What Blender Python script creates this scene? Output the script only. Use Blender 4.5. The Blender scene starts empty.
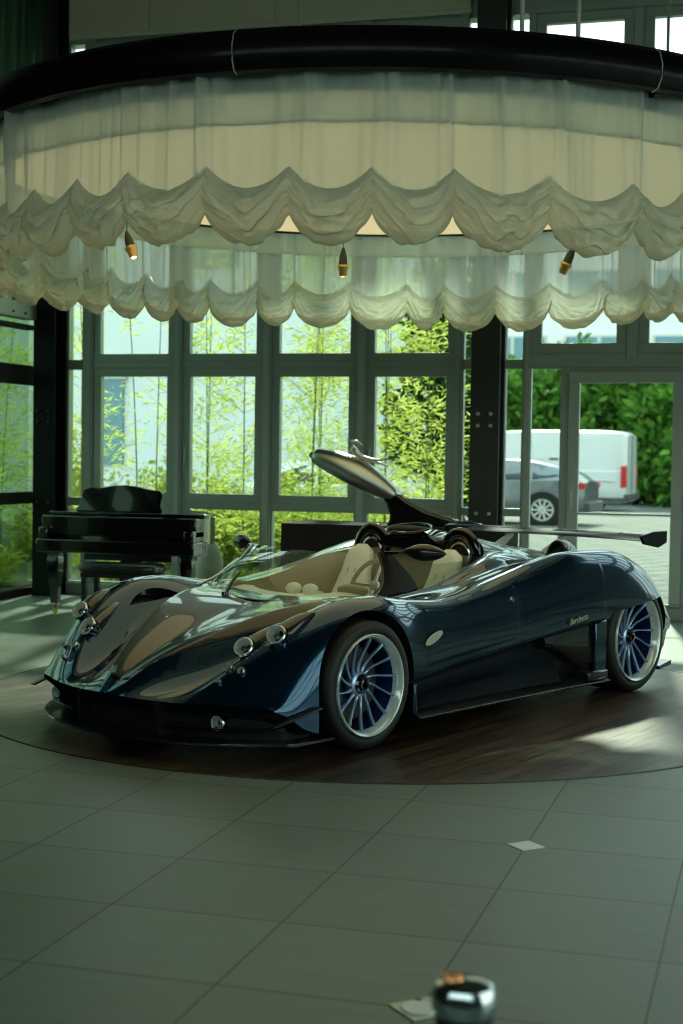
import bpy, bmesh, math, random
import numpy as np
from mathutils import Vector, Matrix
PI = math.pi
SC = bpy.context.scene
COL = SC.collection
random.seed(7)
RS = np.random.RandomState(11)

# ------------------------------------------------------------------ materials
def nodes(name):
    m = bpy.data.materials.new(name); m.use_nodes = True
    nt = m.node_tree; nt.nodes.clear()
    out = nt.nodes.new('ShaderNodeOutputMaterial')
    return m, nt, out

def pbr(name, col, rough=.5, metal=0., coat=0., coat_rough=.03, noise=0., nscale=30., emis=None, estr=0., spec=.5, bump=0., alpha=1., trans=0., stretch=(1, 1, 1)):
    m, nt, out = nodes(name)
    b = nt.nodes.new('ShaderNodeBsdfPrincipled')
    b.inputs['Base Color'].default_value = (*col, 1); b.inputs['Roughness'].default_value = rough
    b.inputs['Metallic'].default_value = metal; b.inputs['Coat Weight'].default_value = coat
    b.inputs['Coat Roughness'].default_value = coat_rough; b.inputs['Specular IOR Level'].default_value = spec
    b.inputs['Alpha'].default_value = alpha; b.inputs['Transmission Weight'].default_value = trans
    if emis: b.inputs['Emission Color'].default_value = (*emis, 1); b.inputs['Emission Strength'].default_value = estr
    if noise or bump:
        tc = nt.nodes.new('ShaderNodeTexCoord'); mp = nt.nodes.new('ShaderNodeMapping'); mp.inputs['Scale'].default_value = stretch
        n = nt.nodes.new('ShaderNodeTexNoise'); n.inputs['Scale'].default_value = nscale; n.inputs['Detail'].default_value = 5
        nt.links.new(tc.outputs['Object'], mp.inputs[0]); nt.links.new(mp.outputs[0], n.inputs[0])
        if noise:
            mx = nt.nodes.new('ShaderNodeMix'); mx.data_type = 'RGBA'
            mx.inputs['A'].default_value = (*[c * (1 - noise) for c in col], 1)
            mx.inputs['B'].default_value = (*[min(1, c * (1 + noise)) for c in col], 1)
            nt.links.new(n.outputs[0], mx.inputs['Factor']); nt.links.new(mx.outputs['Result'], b.inputs['Base Color'])
        if bump:
            bp = nt.nodes.new('ShaderNodeBump'); bp.inputs['Strength'].default_value = bump; bp.inputs['Distance'].default_value = .01
            nt.links.new(n.outputs[0], bp.inputs['Height']); nt.links.new(bp.outputs[0], b.inputs['Normal'])
    nt.links.new(b.outputs[0], out.inputs[0])
    return m

def glass(name, tint, refl=.5, rough=.0):
    m, nt, out = nodes(name)
    t = nt.nodes.new('ShaderNodeBsdfTransparent'); t.inputs[0].default_value = (*tint, 1)
    g = nt.nodes.new('ShaderNodeBsdfGlossy'); g.inputs['Roughness'].default_value = rough
    lw = nt.nodes.new('ShaderNodeLayerWeight'); lw.inputs['Blend'].default_value = .5
    pw = nt.nodes.new('ShaderNodeMath'); pw.operation = 'POWER'; pw.inputs[1].default_value = 4.5
    ma = nt.nodes.new('ShaderNodeMath'); ma.operation = 'MULTIPLY_ADD'; ma.inputs[1].default_value = .9; ma.inputs[2].default_value = refl * .2
    nt.links.new(lw.outputs['Facing'], pw.inputs[0]); nt.links.new(pw.outputs[0], ma.inputs[0])
    mx = nt.nodes.new('ShaderNodeMixShader')
    nt.links.new(ma.outputs[0], mx.inputs[0]); nt.links.new(t.outputs[0], mx.inputs[1]); nt.links.new(g.outputs[0], mx.inputs[2])
    nt.links.new(mx.outputs[0], out.inputs[0])
    return m

def cloth(name, col, see, transl, dense=.5):
    """sheer woven cloth: the weave closes where the cloth turns edge-on"""
    m, nt, out = nodes(name)
    tr = nt.nodes.new('ShaderNodeBsdfTransparent')
    tl = nt.nodes.new('ShaderNodeBsdfTranslucent'); tl.inputs[0].default_value = (*col, 1)
    df = nt.nodes.new('ShaderNodeBsdfDiffuse'); df.inputs[0].default_value = (*col, 1)
    a = nt.nodes.new('ShaderNodeMixShader'); a.inputs[0].default_value = transl
    nt.links.new(df.outputs[0], a.inputs[1]); nt.links.new(tl.outputs[0], a.inputs[2])
    lw = nt.nodes.new('ShaderNodeLayerWeight'); lw.inputs['Blend'].default_value = dense
    mr = nt.nodes.new('ShaderNodeMapRange'); mr.inputs['To Min'].default_value = 1 - see; mr.inputs['To Max'].default_value = 1.
    nt.links.new(lw.outputs['Facing'], mr.inputs['Value'])
    b = nt.nodes.new('ShaderNodeMixShader')
    nt.links.new(mr.outputs[0], b.inputs[0]); nt.links.new(tr.outputs[0], b.inputs[1]); nt.links.new(a.outputs[0], b.inputs[2])
    nt.links.new(b.outputs[0], out.inputs[0])
    return m

def leafm(name, col, col2, transl=.45):
    m, nt, out = nodes(name)
    g = nt.nodes.new('ShaderNodeNewGeometry')
    mx = nt.nodes.new('ShaderNodeMix'); mx.data_type = 'RGBA'; mx.inputs['A'].default_value = (*col, 1); mx.inputs['B'].default_value = (*col2, 1)
    nt.links.new(g.outputs['Random Per Island'], mx.inputs['Factor'])
    df = nt.nodes.new('ShaderNodeBsdfDiffuse'); tl = nt.nodes.new('ShaderNodeBsdfTranslucent')
    nt.links.new(mx.outputs['Result'], df.inputs[0]); nt.links.new(mx.outputs['Result'], tl.inputs[0])
    a = nt.nodes.new('ShaderNodeMixShader'); a.inputs[0].default_value = transl
    nt.links.new(df.outputs[0], a.inputs[1]); nt.links.new(tl.outputs[0], a.inputs[2])
    nt.links.new(a.outputs[0], out.inputs[0])
    return m

M = {}
M['frame'] = pbr('window_frame_grey', (.38, .45, .40), .4, .3)
M['framelight'] = pbr('frame_pale_grey', (.46, .52, .48), .4, .2)
M['steel'] = pbr('dark_steel', (.035, .036, .032), .45, .2)
M['steel_black'] = pbr('black_steel', (.006, .008, .007), .7, 0, spec=.2)
M['finblack'] = pbr('satin_fin_black', (.006, .009, .013), .5, 0, spec=.08)
M['bolt'] = pbr('bolt_zinc', (.62, .62, .57), .35, .4)
M['glass'] = glass('window_glass', (.86, .95, .88), .12)
M['sideglass'] = glass('side_wall_glass', (.45, .58, .46), .3)
M['panel'] = pbr('beige_panel', (.66, .64, .48), .7)
M['white_strip'] = pbr('pale_strip', (.6, .62, .55), .5)
M['wall'] = pbr('grey_wall', (.15, .175, .16), .8, noise=.1, nscale=2)
M['ceil'] = pbr('grey_ceiling', (.13, .145, .13), .9, noise=.1, nscale=2)
M['paint'] = pbr('blue_black_paint', (.004, .040, .092), .18, .85, 1., .01)
M['carbon'] = pbr('clear_coated_carbon', (.010, .011, .012), .3, .2, 1., .015)
M['black'] = pbr('satin_black', (.008, .009, .009), .35, .0, .4, .1)
M['matte'] = pbr('matte_black', (.006, .007, .007), .8)
M['gloss'] = pbr('gloss_black', (.004, .004, .004), .12, 0, 1., .02)
M['ringblack'] = pbr('ring_black_lacquer', (.003, .003, .003), .4, 0, .12, .12, spec=.12)
M['chrome'] = pbr('chrome', (.75, .78, .78), .12, 1.)
M['brushed'] = pbr('brushed_silver', (.62, .64, .60), .28, 1., bump=.15, nscale=60, stretch=(1, 8, 8))
M['darkchrome'] = pbr('dark_chrome', (.25, .27, .27), .1, 1.)
M['rim'] = pbr('pearl_white_rim', (.82, .90, .86), .22, .35, 1., .05)
M['spoke'] = pbr('pale_blue_spoke', (.42, .58, .86), .25, .6, 1., .05)
M['rimblue'] = pbr('blue_rim_barrel', (.02, .07, .32), .3, .6, 1., .05)
M['tyre'] = pbr('tyre_rubber', (.010, .011, .010), .55)
M['cream'] = pbr('cream_leather', (.92, .90, .78), .5, noise=.06, nscale=20)
M['tan'] = pbr('tan_leather', (.30, .25, .14), .45)
M['wgl'] = glass('windscreen_glass', (.88, .93, .88), .25)
M['lampsilver'] = pbr('lamp_reflector', (.88, .90, .88), .3, .25)
M['lens'] = glass('lamp_lens', (.95, .97, .95), .2)
M['red'] = pbr('red_lamp', (.5, .02, .01), .3)
M['ivory'] = pbr('ivory_badge', (.62, .60, .46), .35)
M['disc'] = pbr('luminous_stretch_ceiling', (.6, .5, .28), .6, emis=(.80, .70, .36), estr=.78)
M['sheer'] = cloth('sheer_cloth', (.80, .88, .85), .24, .62, .5)
M['hem'] = cloth('gathered_cloth', (.80, .83, .70), .10, .38, .4)
M['bulb'] = pbr('lit_bulb', (.9, .5, .3), .4, emis=(1, .62, .42), estr=6.)
M['gold'] = pbr('gold_reflector', (.75, .50, .18), .3, .9)
M['brass'] = pbr('brass', (.7, .5, .2), .25, 1.)
M['velvet'] = pbr('black_cloth', (.008, .007, .008), .9, noise=.2, nscale=8)
M['brick'] = None
M['facade'] = pbr('white_render', (.74, .80, .80), .85, noise=.05, nscale=.6)
M['facade2'] = pbr('white_render_far', (.80, .82, .80), .85)
M['blueglass'] = pbr('blue_window_glass', (.10, .22, .27), .1, .3)
M['asphalt'] = pbr('asphalt', (.11, .12, .11), .9, noise=.2, nscale=4)
M['soil'] = pbr('planting_bed', (.07, .09, .03), .95, noise=.5, nscale=3)
M['kerb'] = pbr('kerb_stone', (.5, .5, .45), .8)
M['vanwhite'] = pbr('van_white', (.60, .62, .62), .3, 0, .6)
M['suvgrey'] = pbr('grey_car_paint', (.16, .18, .19), .25, .5, .8)
M['carwhite'] = pbr('white_car_paint', (.72, .76, .74), .3, 0, .8)
M['darkglass'] = pbr('dark_car_glass', (.02, .035, .035), .08, .2)
M['plastic'] = pbr('grey_plastic', (.05, .055, .05), .6)
M['bamboo_stem'] = pbr('bamboo_stem', (.22, .27, .07), .6)
M['bark'] = pbr('bark', (.06, .05, .03), .9)
M['bamboo_leaf'] = leafm('bamboo_leaf', (.62, .74, .10), (.86, .90, .30), .6)
M['bush_leaf'] = leafm('bush_leaf', (.26, .40, .05), (.62, .62, .16))
M['tree_leaf'] = leafm('tree_leaf', (.035, .12, .02), (.16, .34, .05), .3)
M['dark_leaf'] = leafm('dark_leaf', (.02, .07, .02), (.05, .13, .03), .3)
M['flower'] = leafm('orange_petal', (.75, .22, .04), (.8, .45, .10))
M['stone'] = pbr('boulder', (.26, .28, .24), .9, noise=.2, nscale=3, bump=.6)
M['terra'] = pbr('pot', (.25, .24, .2), .8)
M['bollard'] = pbr('bollard_grey', (.45, .47, .45), .5)
M['plate'] = pbr('white_metal_plate', (.85, .88, .85), .35, .2)
M['socket'] = pbr('socket_steel', (.42, .46, .42), .3, .7)

def floor_mat():
    m, nt, out = nodes('grey_green_porcelain_tiles'); L = nt.links.new; N = nt.nodes.new
    b = N('ShaderNodeBsdfPrincipled'); tc = N('ShaderNodeTexCoord'); sep = N('ShaderNodeSeparateXYZ'); L(tc.outputs['Object'], sep.inputs[0])
    def math_(op, a, v=None, v2=None):
        n = N('ShaderNodeMath'); n.operation = op
        if hasattr(a, 'links'): L(a, n.inputs[0])
        else: n.inputs[0].default_value = a
        if v is not None:
            if hasattr(v, 'links'): L(v, n.inputs[1])
            else: n.inputs[1].default_value = v
        if v2 is not None: n.inputs[2].default_value = v2
        return n.outputs[0]
    gs = []; ids = []
    for ax, off in (('X', .9 + 12), ('Y', -3.966 + 12)):
        q = math_('DIVIDE', math_('ADD', sep.outputs[ax], off), .6)
        f = math_('FRACT', q); d = math_('MINIMUM', f, math_('SUBTRACT', 1., f)); gs.append(d); ids.append(math_('FLOOR', q))
    d = math_('MINIMUM', gs[0], gs[1])
    grout = math_('LESS_THAN', d, .0062)
    cmb = N('ShaderNodeCombineXYZ'); L(ids[0], cmb.inputs[0]); L(ids[1], cmb.inputs[1])
    wn = N('ShaderNodeTexWhiteNoise'); L(cmb.outputs[0], wn.inputs['Vector'])
    mp = N('ShaderNodeMapping'); mp.inputs['Scale'].default_value = (1.2, 9, 1); L(tc.outputs['Object'], mp.inputs[0])
    ns = N('ShaderNodeTexNoise'); ns.inputs['Scale'].default_value = 2.2; ns.inputs['Detail'].default_value = 6; L(mp.outputs[0], ns.inputs[0])
    v = math_('ADD', math_('MULTIPLY', wn.outputs['Value'], .18), math_('MULTIPLY', ns.outputs[0], .5))
    cr = N('ShaderNodeMix'); cr.data_type = 'RGBA'; cr.inputs['A'].default_value = (.11, .145, .122, 1); cr.inputs['B'].default_value = (.29, .36, .31, 1)
    L(v, cr.inputs['Factor'])
    mg = N('ShaderNodeMix'); mg.data_type = 'RGBA'; L(cr.outputs['Result'], mg.inputs['A']); mg.inputs['B'].default_value = (.035, .04, .035, 1)
    L(grout, mg.inputs['Factor']); L(mg.outputs['Result'], b.inputs['Base Color'])
    L(math_('ADD', math_('MULTIPLY', ns.outputs[0], .12), .33), b.inputs['Roughness'])
    bp = N('ShaderNodeBump'); bp.inputs['Strength'].default_value = .4; bp.inputs['Distance'].default_value = .004
    L(math_('SUBTRACT', 1., grout), bp.inputs['Height']); L(bp.outputs[0], b.inputs['Normal'])
    L(b.outputs[0], out.inputs[0]); return m
M['floor'] = floor_mat()

def brickish(name, c1, c2, mortar, scale, bw, rh, msize, rot, rough, coat=0., grain=False):
    m, nt, out = nodes(name); L = nt.links.new; N = nt.nodes.new
    b = N('ShaderNodeBsdfPrincipled'); tc = N('ShaderNodeTexCoord'); mp = N('ShaderNodeMapping'); mp.inputs['Rotation'].default_value = (0, 0, rot)
    L(tc.outputs['Object'], mp.inputs[0])
    br = N('ShaderNodeTexBrick'); br.inputs['Scale'].default_value = scale; br.inputs['Brick Width'].default_value = bw; br.inputs['Row Height'].default_value = rh
    br.inputs['Mortar Size'].default_value = msize; br.inputs['Color1'].default_value = (*c1, 1); br.inputs['Color2'].default_value = (*c2, 1); br.inputs['Mortar'].default_value = (*mortar, 1)
    br.inputs['Bias'].default_value = 0; br.offset = .37
    L(mp.outputs[0], br.inputs[0]); col = br.outputs[0]
    b.inputs['Roughness'].default_value = rough; b.inputs['Coat Weight'].default_value = coat; b.inputs['Coat Roughness'].default_value = .25
    if grain:
        m2 = N('ShaderNodeMapping'); m2.inputs['Scale'].default_value = (1.5, 22, 1); L(mp.outputs[0], m2.inputs[0])
        n = N('ShaderNodeTexNoise'); n.inputs['Scale'].default_value = 2.; n.inputs['Detail'].default_value = 8; L(m2.outputs[0], n.inputs[0])
        mx = N('ShaderNodeMix'); mx.data_type = 'RGBA'; mx.blend_type = 'MULTIPLY'; mx.inputs['Factor'].default_value = .7
        cr = N('ShaderNodeValToRGB'); cr.color_ramp.elements[0].position = .35; cr.color_ramp.elements[0].color = (.25, .23, .2, 1); cr.color_ramp.elements[1].position = .65; cr.color_ramp.elements[1].color = (2.3, 2.1, 1.9, 1)
        L(n.outputs[0], cr.inputs[0]); L(col, mx.inputs['A']); L(cr.outputs[0], mx.inputs['B']); col = mx.outputs['Result']
        rr = N('ShaderNodeMapRange'); rr.inputs['To Min'].default_value = rough - .1; rr.inputs['To Max'].default_value = rough + .15; L(n.outputs[0], rr.inputs[0]); L(rr.outputs[0], b.inputs['Roughness'])
        bp = N('ShaderNodeBump'); bp.inputs['Strength'].default_value = .25; bp.inputs['Distance'].default_value = .003; L(n.outputs[0], bp.inputs['Height']); L(bp.outputs[0], b.inputs['Normal'])
    L(col, b.inputs['Base Color']); L(b.outputs[0], out.inputs[0]); return m
M['wood'] = brickish('dark_oak_planks', (.018, .011, .007), (.080, .050, .031), (.004, .003, .003), 1., 1.9, .13, .010, math.radians(-70.8), .34, .12, True)
M['paving'] = brickish('concrete_block_paving', (.20, .20, .155), (.165, .17, .135), (.06, .065, .05), 1., .8, .42, .035, math.radians(-62), .85)

# ------------------------------------------------------------------ mesh builder
class MB:
    def __init__(s): s.v = []; s.f = []
    def add(s, vs, fs, mat=None):
        n = len(s.v)
        if mat is not None: vs = [tuple(mat @ Vector(v)) for v in vs]
        s.v += [tuple(v) for v in vs]; s.f += [tuple(i + n for i in f) for f in fs]; return s
    def box(s, x0, x1, y0, y1, z0, z1, mat=None):
        vs = [(x, y, z) for z in (z0, z1) for y in (y0, y1) for x in (x0, x1)]
        return s.add(vs, [(0, 2, 3, 1), (4, 5, 7, 6), (0, 1, 5, 4), (2, 6, 7, 3), (0, 4, 6, 2), (1, 3, 7, 5)], mat)
    def rings(s, rs, cap=True, closed=False, mat=None):
        n = len(rs[0]); vs = [p for r in rs for p in r]; fs = []
        m = len(rs)
        for i in range(m if closed else m - 1):
            k = (i + 1) % m
            for j in range(n):
                j2 = (j + 1) % n
                fs.append((i * n + j, i * n + j2, k * n + j2, k * n + j))
        if cap and not closed:
            fs.append(tuple(range(n - 1, -1, -1))); fs.append(tuple((m - 1) * n + j for j in range(n)))
        return s.add(vs, fs, mat)
    def tube(s, path, r, n=10, closed=False, flat=1., up=(0, 0, 1), mat=None):
        P_ = [Vector(p) for p in path]; m = len(P_); rs = []; u = Vector(up)
        for i in range(m):
            a = P_[(i - 1) % m] if (closed or i > 0) else P_[i]; b = P_[(i + 1) % m] if (closed or i < m - 1) else P_[i]
            d = (b - a).normalized(); e = d.cross(u)
            if e.length < 1e-4: e = d.cross(Vector((1, .1, 0)))
            e.normalize(); w = e.cross(d).normalized()
            rr = r[i] if hasattr(r, '__len__') else r
            if hasattr(rr, '__len__'): ra, rb = rr
            else: ra, rb = rr, rr * flat
            rs.append([P_[i] + e * (ra * math.cos(2 * PI * k / n)) + w * (rb * math.sin(2 * PI * k / n)) for k in range(n)])
        return s.rings(rs, not closed, closed, mat)
    def lathe(s, prof, n=48, mat=None, axis='z', a0=0., a1=2 * PI):
        full = abs(a1 - a0 - 2 * PI) < 1e-6; rs = []
        for k in range(n if full else n + 1):
            a = a0 + (a1 - a0) * k / n; c, q = math.cos(a), math.sin(a)
            rs.append([(r * c, r * q, z) if axis == 'z' else (r * c, z, r * q) for r, z in prof])
        vs = [p for r in rs for p in r]; m = len(prof); fs = []; K = len(rs)
        for i in range(K if full else K - 1):
            k = (i + 1) % K
            for j in range(m - 1): fs.append((i * m + j, k * m + j, k * m + j + 1, i * m + j + 1))
        return s.add(vs, fs, mat)
    def cyl(s, p0, p1, r, n=16, r2=None):
        return s.tube([p0, p1], [r, r if r2 is None else r2], n)
    def prism(s, poly, a, b, plane='xy', mat=None):
        def mk(p, h): return {'xy': (p[0], p[1], h), 'xz': (p[0], h, p[1]), 'yz': (h, p[0], p[1])}[plane]
        return s.rings([[mk(p, a) for p in poly], [mk(p, b) for p in poly]], True, False, mat)
    def ell(s, c, r, n=20, m=12, mat=None):
        rs = []
        for i in range(m + 1):
            a = -PI / 2 + PI * i / m; a = max(-PI / 2 + .02, min(PI / 2 - .02, a))
            rs.append([(c[0] + r[0] * math.cos(a) * math.cos(2 * PI * k / n), c[1] + r[1] * math.cos(a) * math.sin(2 * PI * k / n), c[2] + r[2] * math.sin(a)) for k in range(n)])
        return s.rings(rs, True, False, mat)
    def build(s, name, mat, parent=None, smooth=True, ang=35, bevel=0., solid=0., loc=None, rotz=None, fix=True):
        me = bpy.data.meshes.new(name); me.from_pydata(s.v, [], s.f)
        if fix:
            bm = bmesh.new(); bm.from_mesh(me); bmesh.ops.recalc_face_normals(bm, faces=bm.faces); bm.to_mesh(me); bm.free()
        mats = mat if isinstance(mat, (list, tuple)) else [mat]
        for q in mats: me.materials.append(M[q] if isinstance(q, str) else q)
        if smooth:
            me.polygons.foreach_set('use_smooth', [True] * len(me.polygons))
            if ang: me.set_sharp_from_angle(angle=math.radians(ang))
        me.update()
        o = bpy.data.objects.new(name, me); COL.objects.link(o)
        if parent is not None: o.parent = parent
        if loc is not None: o.location = loc
        if rotz is not None: o.rotation_euler.z = rotz
        if solid:
            md = o.modifiers.new('thick', 'SOLIDIFY'); md.thickness = solid; md.offset = 0
        if bevel:
            md = o.modifiers.new('bev', 'BEVEL'); md.width = bevel; md.segments = 2; md.limit_method = 'ANGLE'; md.angle_limit = math.radians(40); md.harden_normals = False
        return o

def tag(o, label=None, cat=None, group=None, kind=None):
    if label: o['label'] = label
    if cat: o['category'] = cat
    if group: o['group'] = group
    if kind: o['kind'] = kind
    return o
def empty(name, loc=(0, 0, 0), rz=0., label=None, cat=None, group=None, kind=None):
    o = bpy.data.objects.new(name, None); COL.objects.link(o); o.location = loc; o.rotation_euler.z = rz; o.empty_display_size = .2
    return tag(o, label, cat, group, kind)
def copy_tree(o, parent=None):
    c = o.copy(); COL.objects.link(c)
    if parent is not None: c.parent = parent
    for ch in list(o.children): copy_tree(ch, c)
    return c
def rect_frame(mb, x0, x1, z0, z1, w, y0, y1, wb=None):
    wb = w if wb is None else wb
    mb.box(x0, x1, y0, y1, z0, z0 + wb); mb.box(x0, x1, y0, y1, z1 - w, z1)
    mb.box(x0, x0 + w, y0, y1, z0 + wb, z1 - w); mb.box(x1 - w, x1, y0, y1, z0 + wb, z1 - w)
    return mb

# ------------------------------------------------------------------ the room shell
WY = 14.2; XL = -7.35; XR = 4.6; YB = -3.2; ZC = 6.3
tag(MB().box(XL - .25, XR + .25, YB - .25, WY + .25, -.2, 0).build('floor', 'floor', smooth=False), 'grey green square porcelain tile floor', kind='structure')
tag(MB().box(XL - .25, XR + .25, YB - .25, WY + .25, ZC, ZC + .2).build('ceiling', 'ceil', smooth=False), kind='structure')
wf = MB(); wf.box(XL - .25, XR + .25, YB - .25, YB, 0, 3.1); wf.box(XL - .25, XR + .25, YB - .25, YB, 5.3, ZC)
for x_ in (-7.6, -5.4, -3.4, -1.4, .6, 2.6, 4.6): wf.box(x_, x_ + .25, YB - .25, YB, 3.1, 5.3)
tag(wf.build('wall_front', 'wall', smooth=False), kind='structure')
for k_, x_ in enumerate((-7.35, -5.15, -3.15, -1.15, .85, 2.85)):  # unseen windows added behind the camera to throw cool daylight on the curtain
    tag(MB().box(x_, x_ + 1.75, YB - .13, YB - .12, 3.1, 5.3).build('window_%d' % (80 + k_), 'glass', smooth=False), kind='structure')

# back facade: posts, transoms, upper wall
wb = MB()
mull = [(-7.11, -7.076), (-6.894, -6.78), (-5.88, -5.793), (-4.934, -4.839), (-3.959, -3.861), (-2.985, -2.91), (-2.324, -2.258), (-1.36, -1.26), (-.30, -.22), (.75, .83), (1.8, 1.88), (2.85, 2.93), (3.9, 3.98)]
for a, b in mull: wb.box(a, b, WY - .05, WY + .12, 2.4 if (a, b) == (-1.36, -1.26) else .12, 5.7)
wb.box(XL, XR, WY - .03, WY + .10, 2.34, 2.41)
wb.box(-2.324, XR, WY - .04, WY + .11, 2.34, 2.47)
wb.box(XL, -2.324, WY - .03, WY + .10, .935, .99)
wb.box(XL, XR, WY - .04, WY + .12, 3.86, 3.96)
wb.box(XL, XR, WY - .06, WY + .18, 0, .12)
wb.box(XL - .25, XR, WY, WY + .2, 5.66, ZC)
wb.box(-2.45, XR, WY - .08, WY, 5.64, 5.70); wb.box(-2.45, XR, WY - .12, WY, 5.78, 5.84)
wback = tag(wb.build('wall_back', 'frame', bevel=.004), 'grey glazed back facade of posts and transoms', kind='structure')
# bright cover strips on the posts
cs = MB()
for a, b in mull[:7]: cs.box(a + .02, b - .02, WY - .075, WY - .05, .12, 5.5)
cs.build('cover_strip', 'framelight', wback)
# beige panels above the curtain with pale joints
pn = empty('blind_panels', (0, 0, 0), kind='structure'); pn.name = 'trim_1'
for a, b in ((-7.05, -6.16), (-6.13, -4.83), (-4.80, -2.88)):
    MB().box(a, b, WY - .11, WY - .08, 5.72, ZC).build('cladding_panel', 'panel', pn, smooth=False)
MB().box(-7.05, -2.88, WY - .08, WY - .06, 5.68, ZC).build('joint_strip', 'white_strip', pn, smooth=False)

WN = [0]
def window(x0, x1, z0, z1, fr=.075, handle=None):
    WN[0] += 1
    o = tag(rect_frame(MB(), x0, x1, z0, z1, fr, WY - .02, WY + .06).build('window_%d' % WN[0], 'frame', bevel=.004), kind='structure')
    MB().box(x0 + fr - .005, x1 - fr + .005, WY + .015, WY + .022, z0 + fr - .005, z1 - fr + .005).build('pane', 'glass', o, smooth=False)
    if handle:
        MB().box(handle - .012, handle + .012, WY - .045, WY - .02, 1.40, 1.55).box(handle - .009, handle + .009, WY - .06, WY - .045, 1.36, 1.50).build('handle', 'framelight', o, bevel=.003)
    return o
rows = [(.12, .935, .02), (.99, 2.34, .085), (2.41, 3.86, .075), (3.96, 5.66, .07)]
bays = [(-7.076, -6.894, .015, .015), (-6.78, -5.88, 1, 1), (-5.793, -4.934, 1, 1), (-4.839, -3.959, 1, 1), (-3.861, -2.985, 1, 1), (-2.91, -2.80, .01, .01), (-2.50, -2.324, .01, .01)]
for k, (x0, x1, f, _) in enumerate(bays):
    for z0, z1, fr in rows:
        h = x0 + .035 if (z0 == .99 and k in (2, 4)) else None
        window(x0, x1, z0, z1, min(fr, f) if f < 1 else fr, h)
# right of the dark column: door side light, doors, fixed lights above
window(-2.258, -1.955, .12, 2.34, .012)
for x0, x1 in ((-.75, -.30), (-.22, .75), (.83, 1.8), (1.88, 2.85), (2.93, 3.9), (3.98, XR)): window(x0, x1, .12, 2.34, .05)
for x0, x1 in ((-2.258, -1.36), (-1.26, -.30), (-.22, .75), (.83, 1.8), (1.88, 2.85), (2.93, 3.9), (3.98, XR)):
    window(x0, x1, 2.47, 3.86, .10); window(x0, x1, 3.96, 5.64, .09)
# glass door
d = empty('door_1', (0, 0, 0), kind='structure'); d['label'] = 'glazed exit door in grey frame on the right'
rect_frame(MB(), -1.955, -.75, .12, 2.34, .07, WY - .06, WY + .08, .01).build('door_frame', 'frame', d, bevel=.004)
rect_frame(MB(), -1.884, -.82, .13, 2.30, .105, WY - .09, WY - .02, .02).build('door_leaf', 'framelight', d, bevel=.005)
MB().box(-1.79, -.92, WY - .058, WY - .050, .14, 2.2).build('pane', 'glass', d, smooth=False)
MB().box(-1.79, -.84, WY - .125, WY - .10, .965, .985).build('push_rail', 'framelight', d, bevel=.003)
MB().box(-1.858, -1.822, WY - .10, WY - .088, 1.0, 1.22).cyl((-1.84, WY - .14, 1.15), (-1.84, WY - .09, 1.15), .012).box(-1.85, -1.83, WY - .15, WY - .13, 1.02, 1.16).build('door_handle', 'bolt', d, bevel=.003)

# dark steel columns
def column(xc, y, w, mat, nm):
    o = tag(MB().box(xc - w / 2, xc + w / 2, y - .14, y - .115, 0, ZC).box(xc - w / 2, xc + w / 2, y + .115, y + .14, 0, ZC).box(xc - .012, xc + .012, y - .115, y + .115, 0, ZC).box(xc - w / 2 + .005, xc - w / 2 + .02, y - .115, y + .115, 0, ZC).build(nm, mat, smooth=False, bevel=.004), 'dark steel column with bolts', kind='structure')
    for z in (1.89, 1.78, .96):
        for dx in (-.06, .06):
            MB().lathe([(0, -.168), (.012, -.168), (.017, -.160), (.017, -.14), (0, -.14)], 14, Matrix.Translation((xc + dx, y, z)), 'y').build('bolt', 'bolt' if nm == 'column_right' else 'steel', o)
    return o
column(-2.62, 13.95, .275, 'steel', 'column_right')
column(-7.16, 13.96, .24, 'steel_black', 'column_left')
# left side wall: header box, glazing, rails
wl = MB()
wl.box(XL - .2, XL, YB, 9., 0, ZC)
for y in (10.0, 12.0): wl.box(XL - .12, XL + .03, y - .05, y + .05, 0, 6.2)
wl.box(XL - .2, XL, YB, WY, 6.15, ZC); wl.box(XL - .15, XL + .02, 9, WY, 0, .08)
wl.box(XL - .06, XL, 9, WY, 2.15, 2.35); wl.box(XL - .06, XL, 9, WY, .94, 1.06)
wleft = tag(wl.build('wall_left', 'steel_black', smooth=False, bevel=.004), kind='structure')
hb = MB(); hb.box(XL - .02, XL + .12, 9, 13.8, 2.80, 3.02); hb.build('header_box', 'frame', wleft, bevel=.006)
MB().box(XL, XL + .17, 9, 13.8, 2.70, 2.735).build('door_track', 'steel_black', wleft, smooth=False)
hc = MB()
for z in (2.85, 2.97):
    for y in (13.3, 13.55): hc.cyl((XL + .12, y, z), (XL + .135, y, z), .012, 10)
hc.build('bolt', 'steel', wleft)
for i, (a, b) in enumerate(((9, 10), (10, 12), (12, WY - .1))):
    o = tag(MB().box(XL - .035, XL - .028, a + .05, b - .05, .08, 6.15).build('window_%d' % (50 + i), 'sideglass', smooth=False), kind='structure')
# gathered green curtain hanging behind the upper left glass
cv = MB(); pts = []
for i in range(200):
    y = 10.2 + 3.56 * i / 199; pts.append((XL + .13 + .05 * math.sin(i * .55) + .02 * math.sin(i * 1.3 + 1), y))
cv.add([(x, y, z) for x, y in pts for z in (3.4, 6.1)], [(2 * i, 2 * i + 2, 2 * i + 3, 2 * i + 1) for i in range(199)])
M['greencloth'] = cloth('green_grey_curtain', (.09, .15, .10), .12, .6)
tag(cv.build('window_curtain', 'greencloth', solid=.003), 'dark green pleated curtain hanging high in the upper left corner', 'curtain')
tag(MB().box(XL - 1, XR + 1, WY + .2, WY + 2.2, ZC + .3, ZC + .45).build('sun_block_slab', 'ceil', smooth=False), kind='structure')  # unseen slab added above the facade to block steep sun
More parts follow.
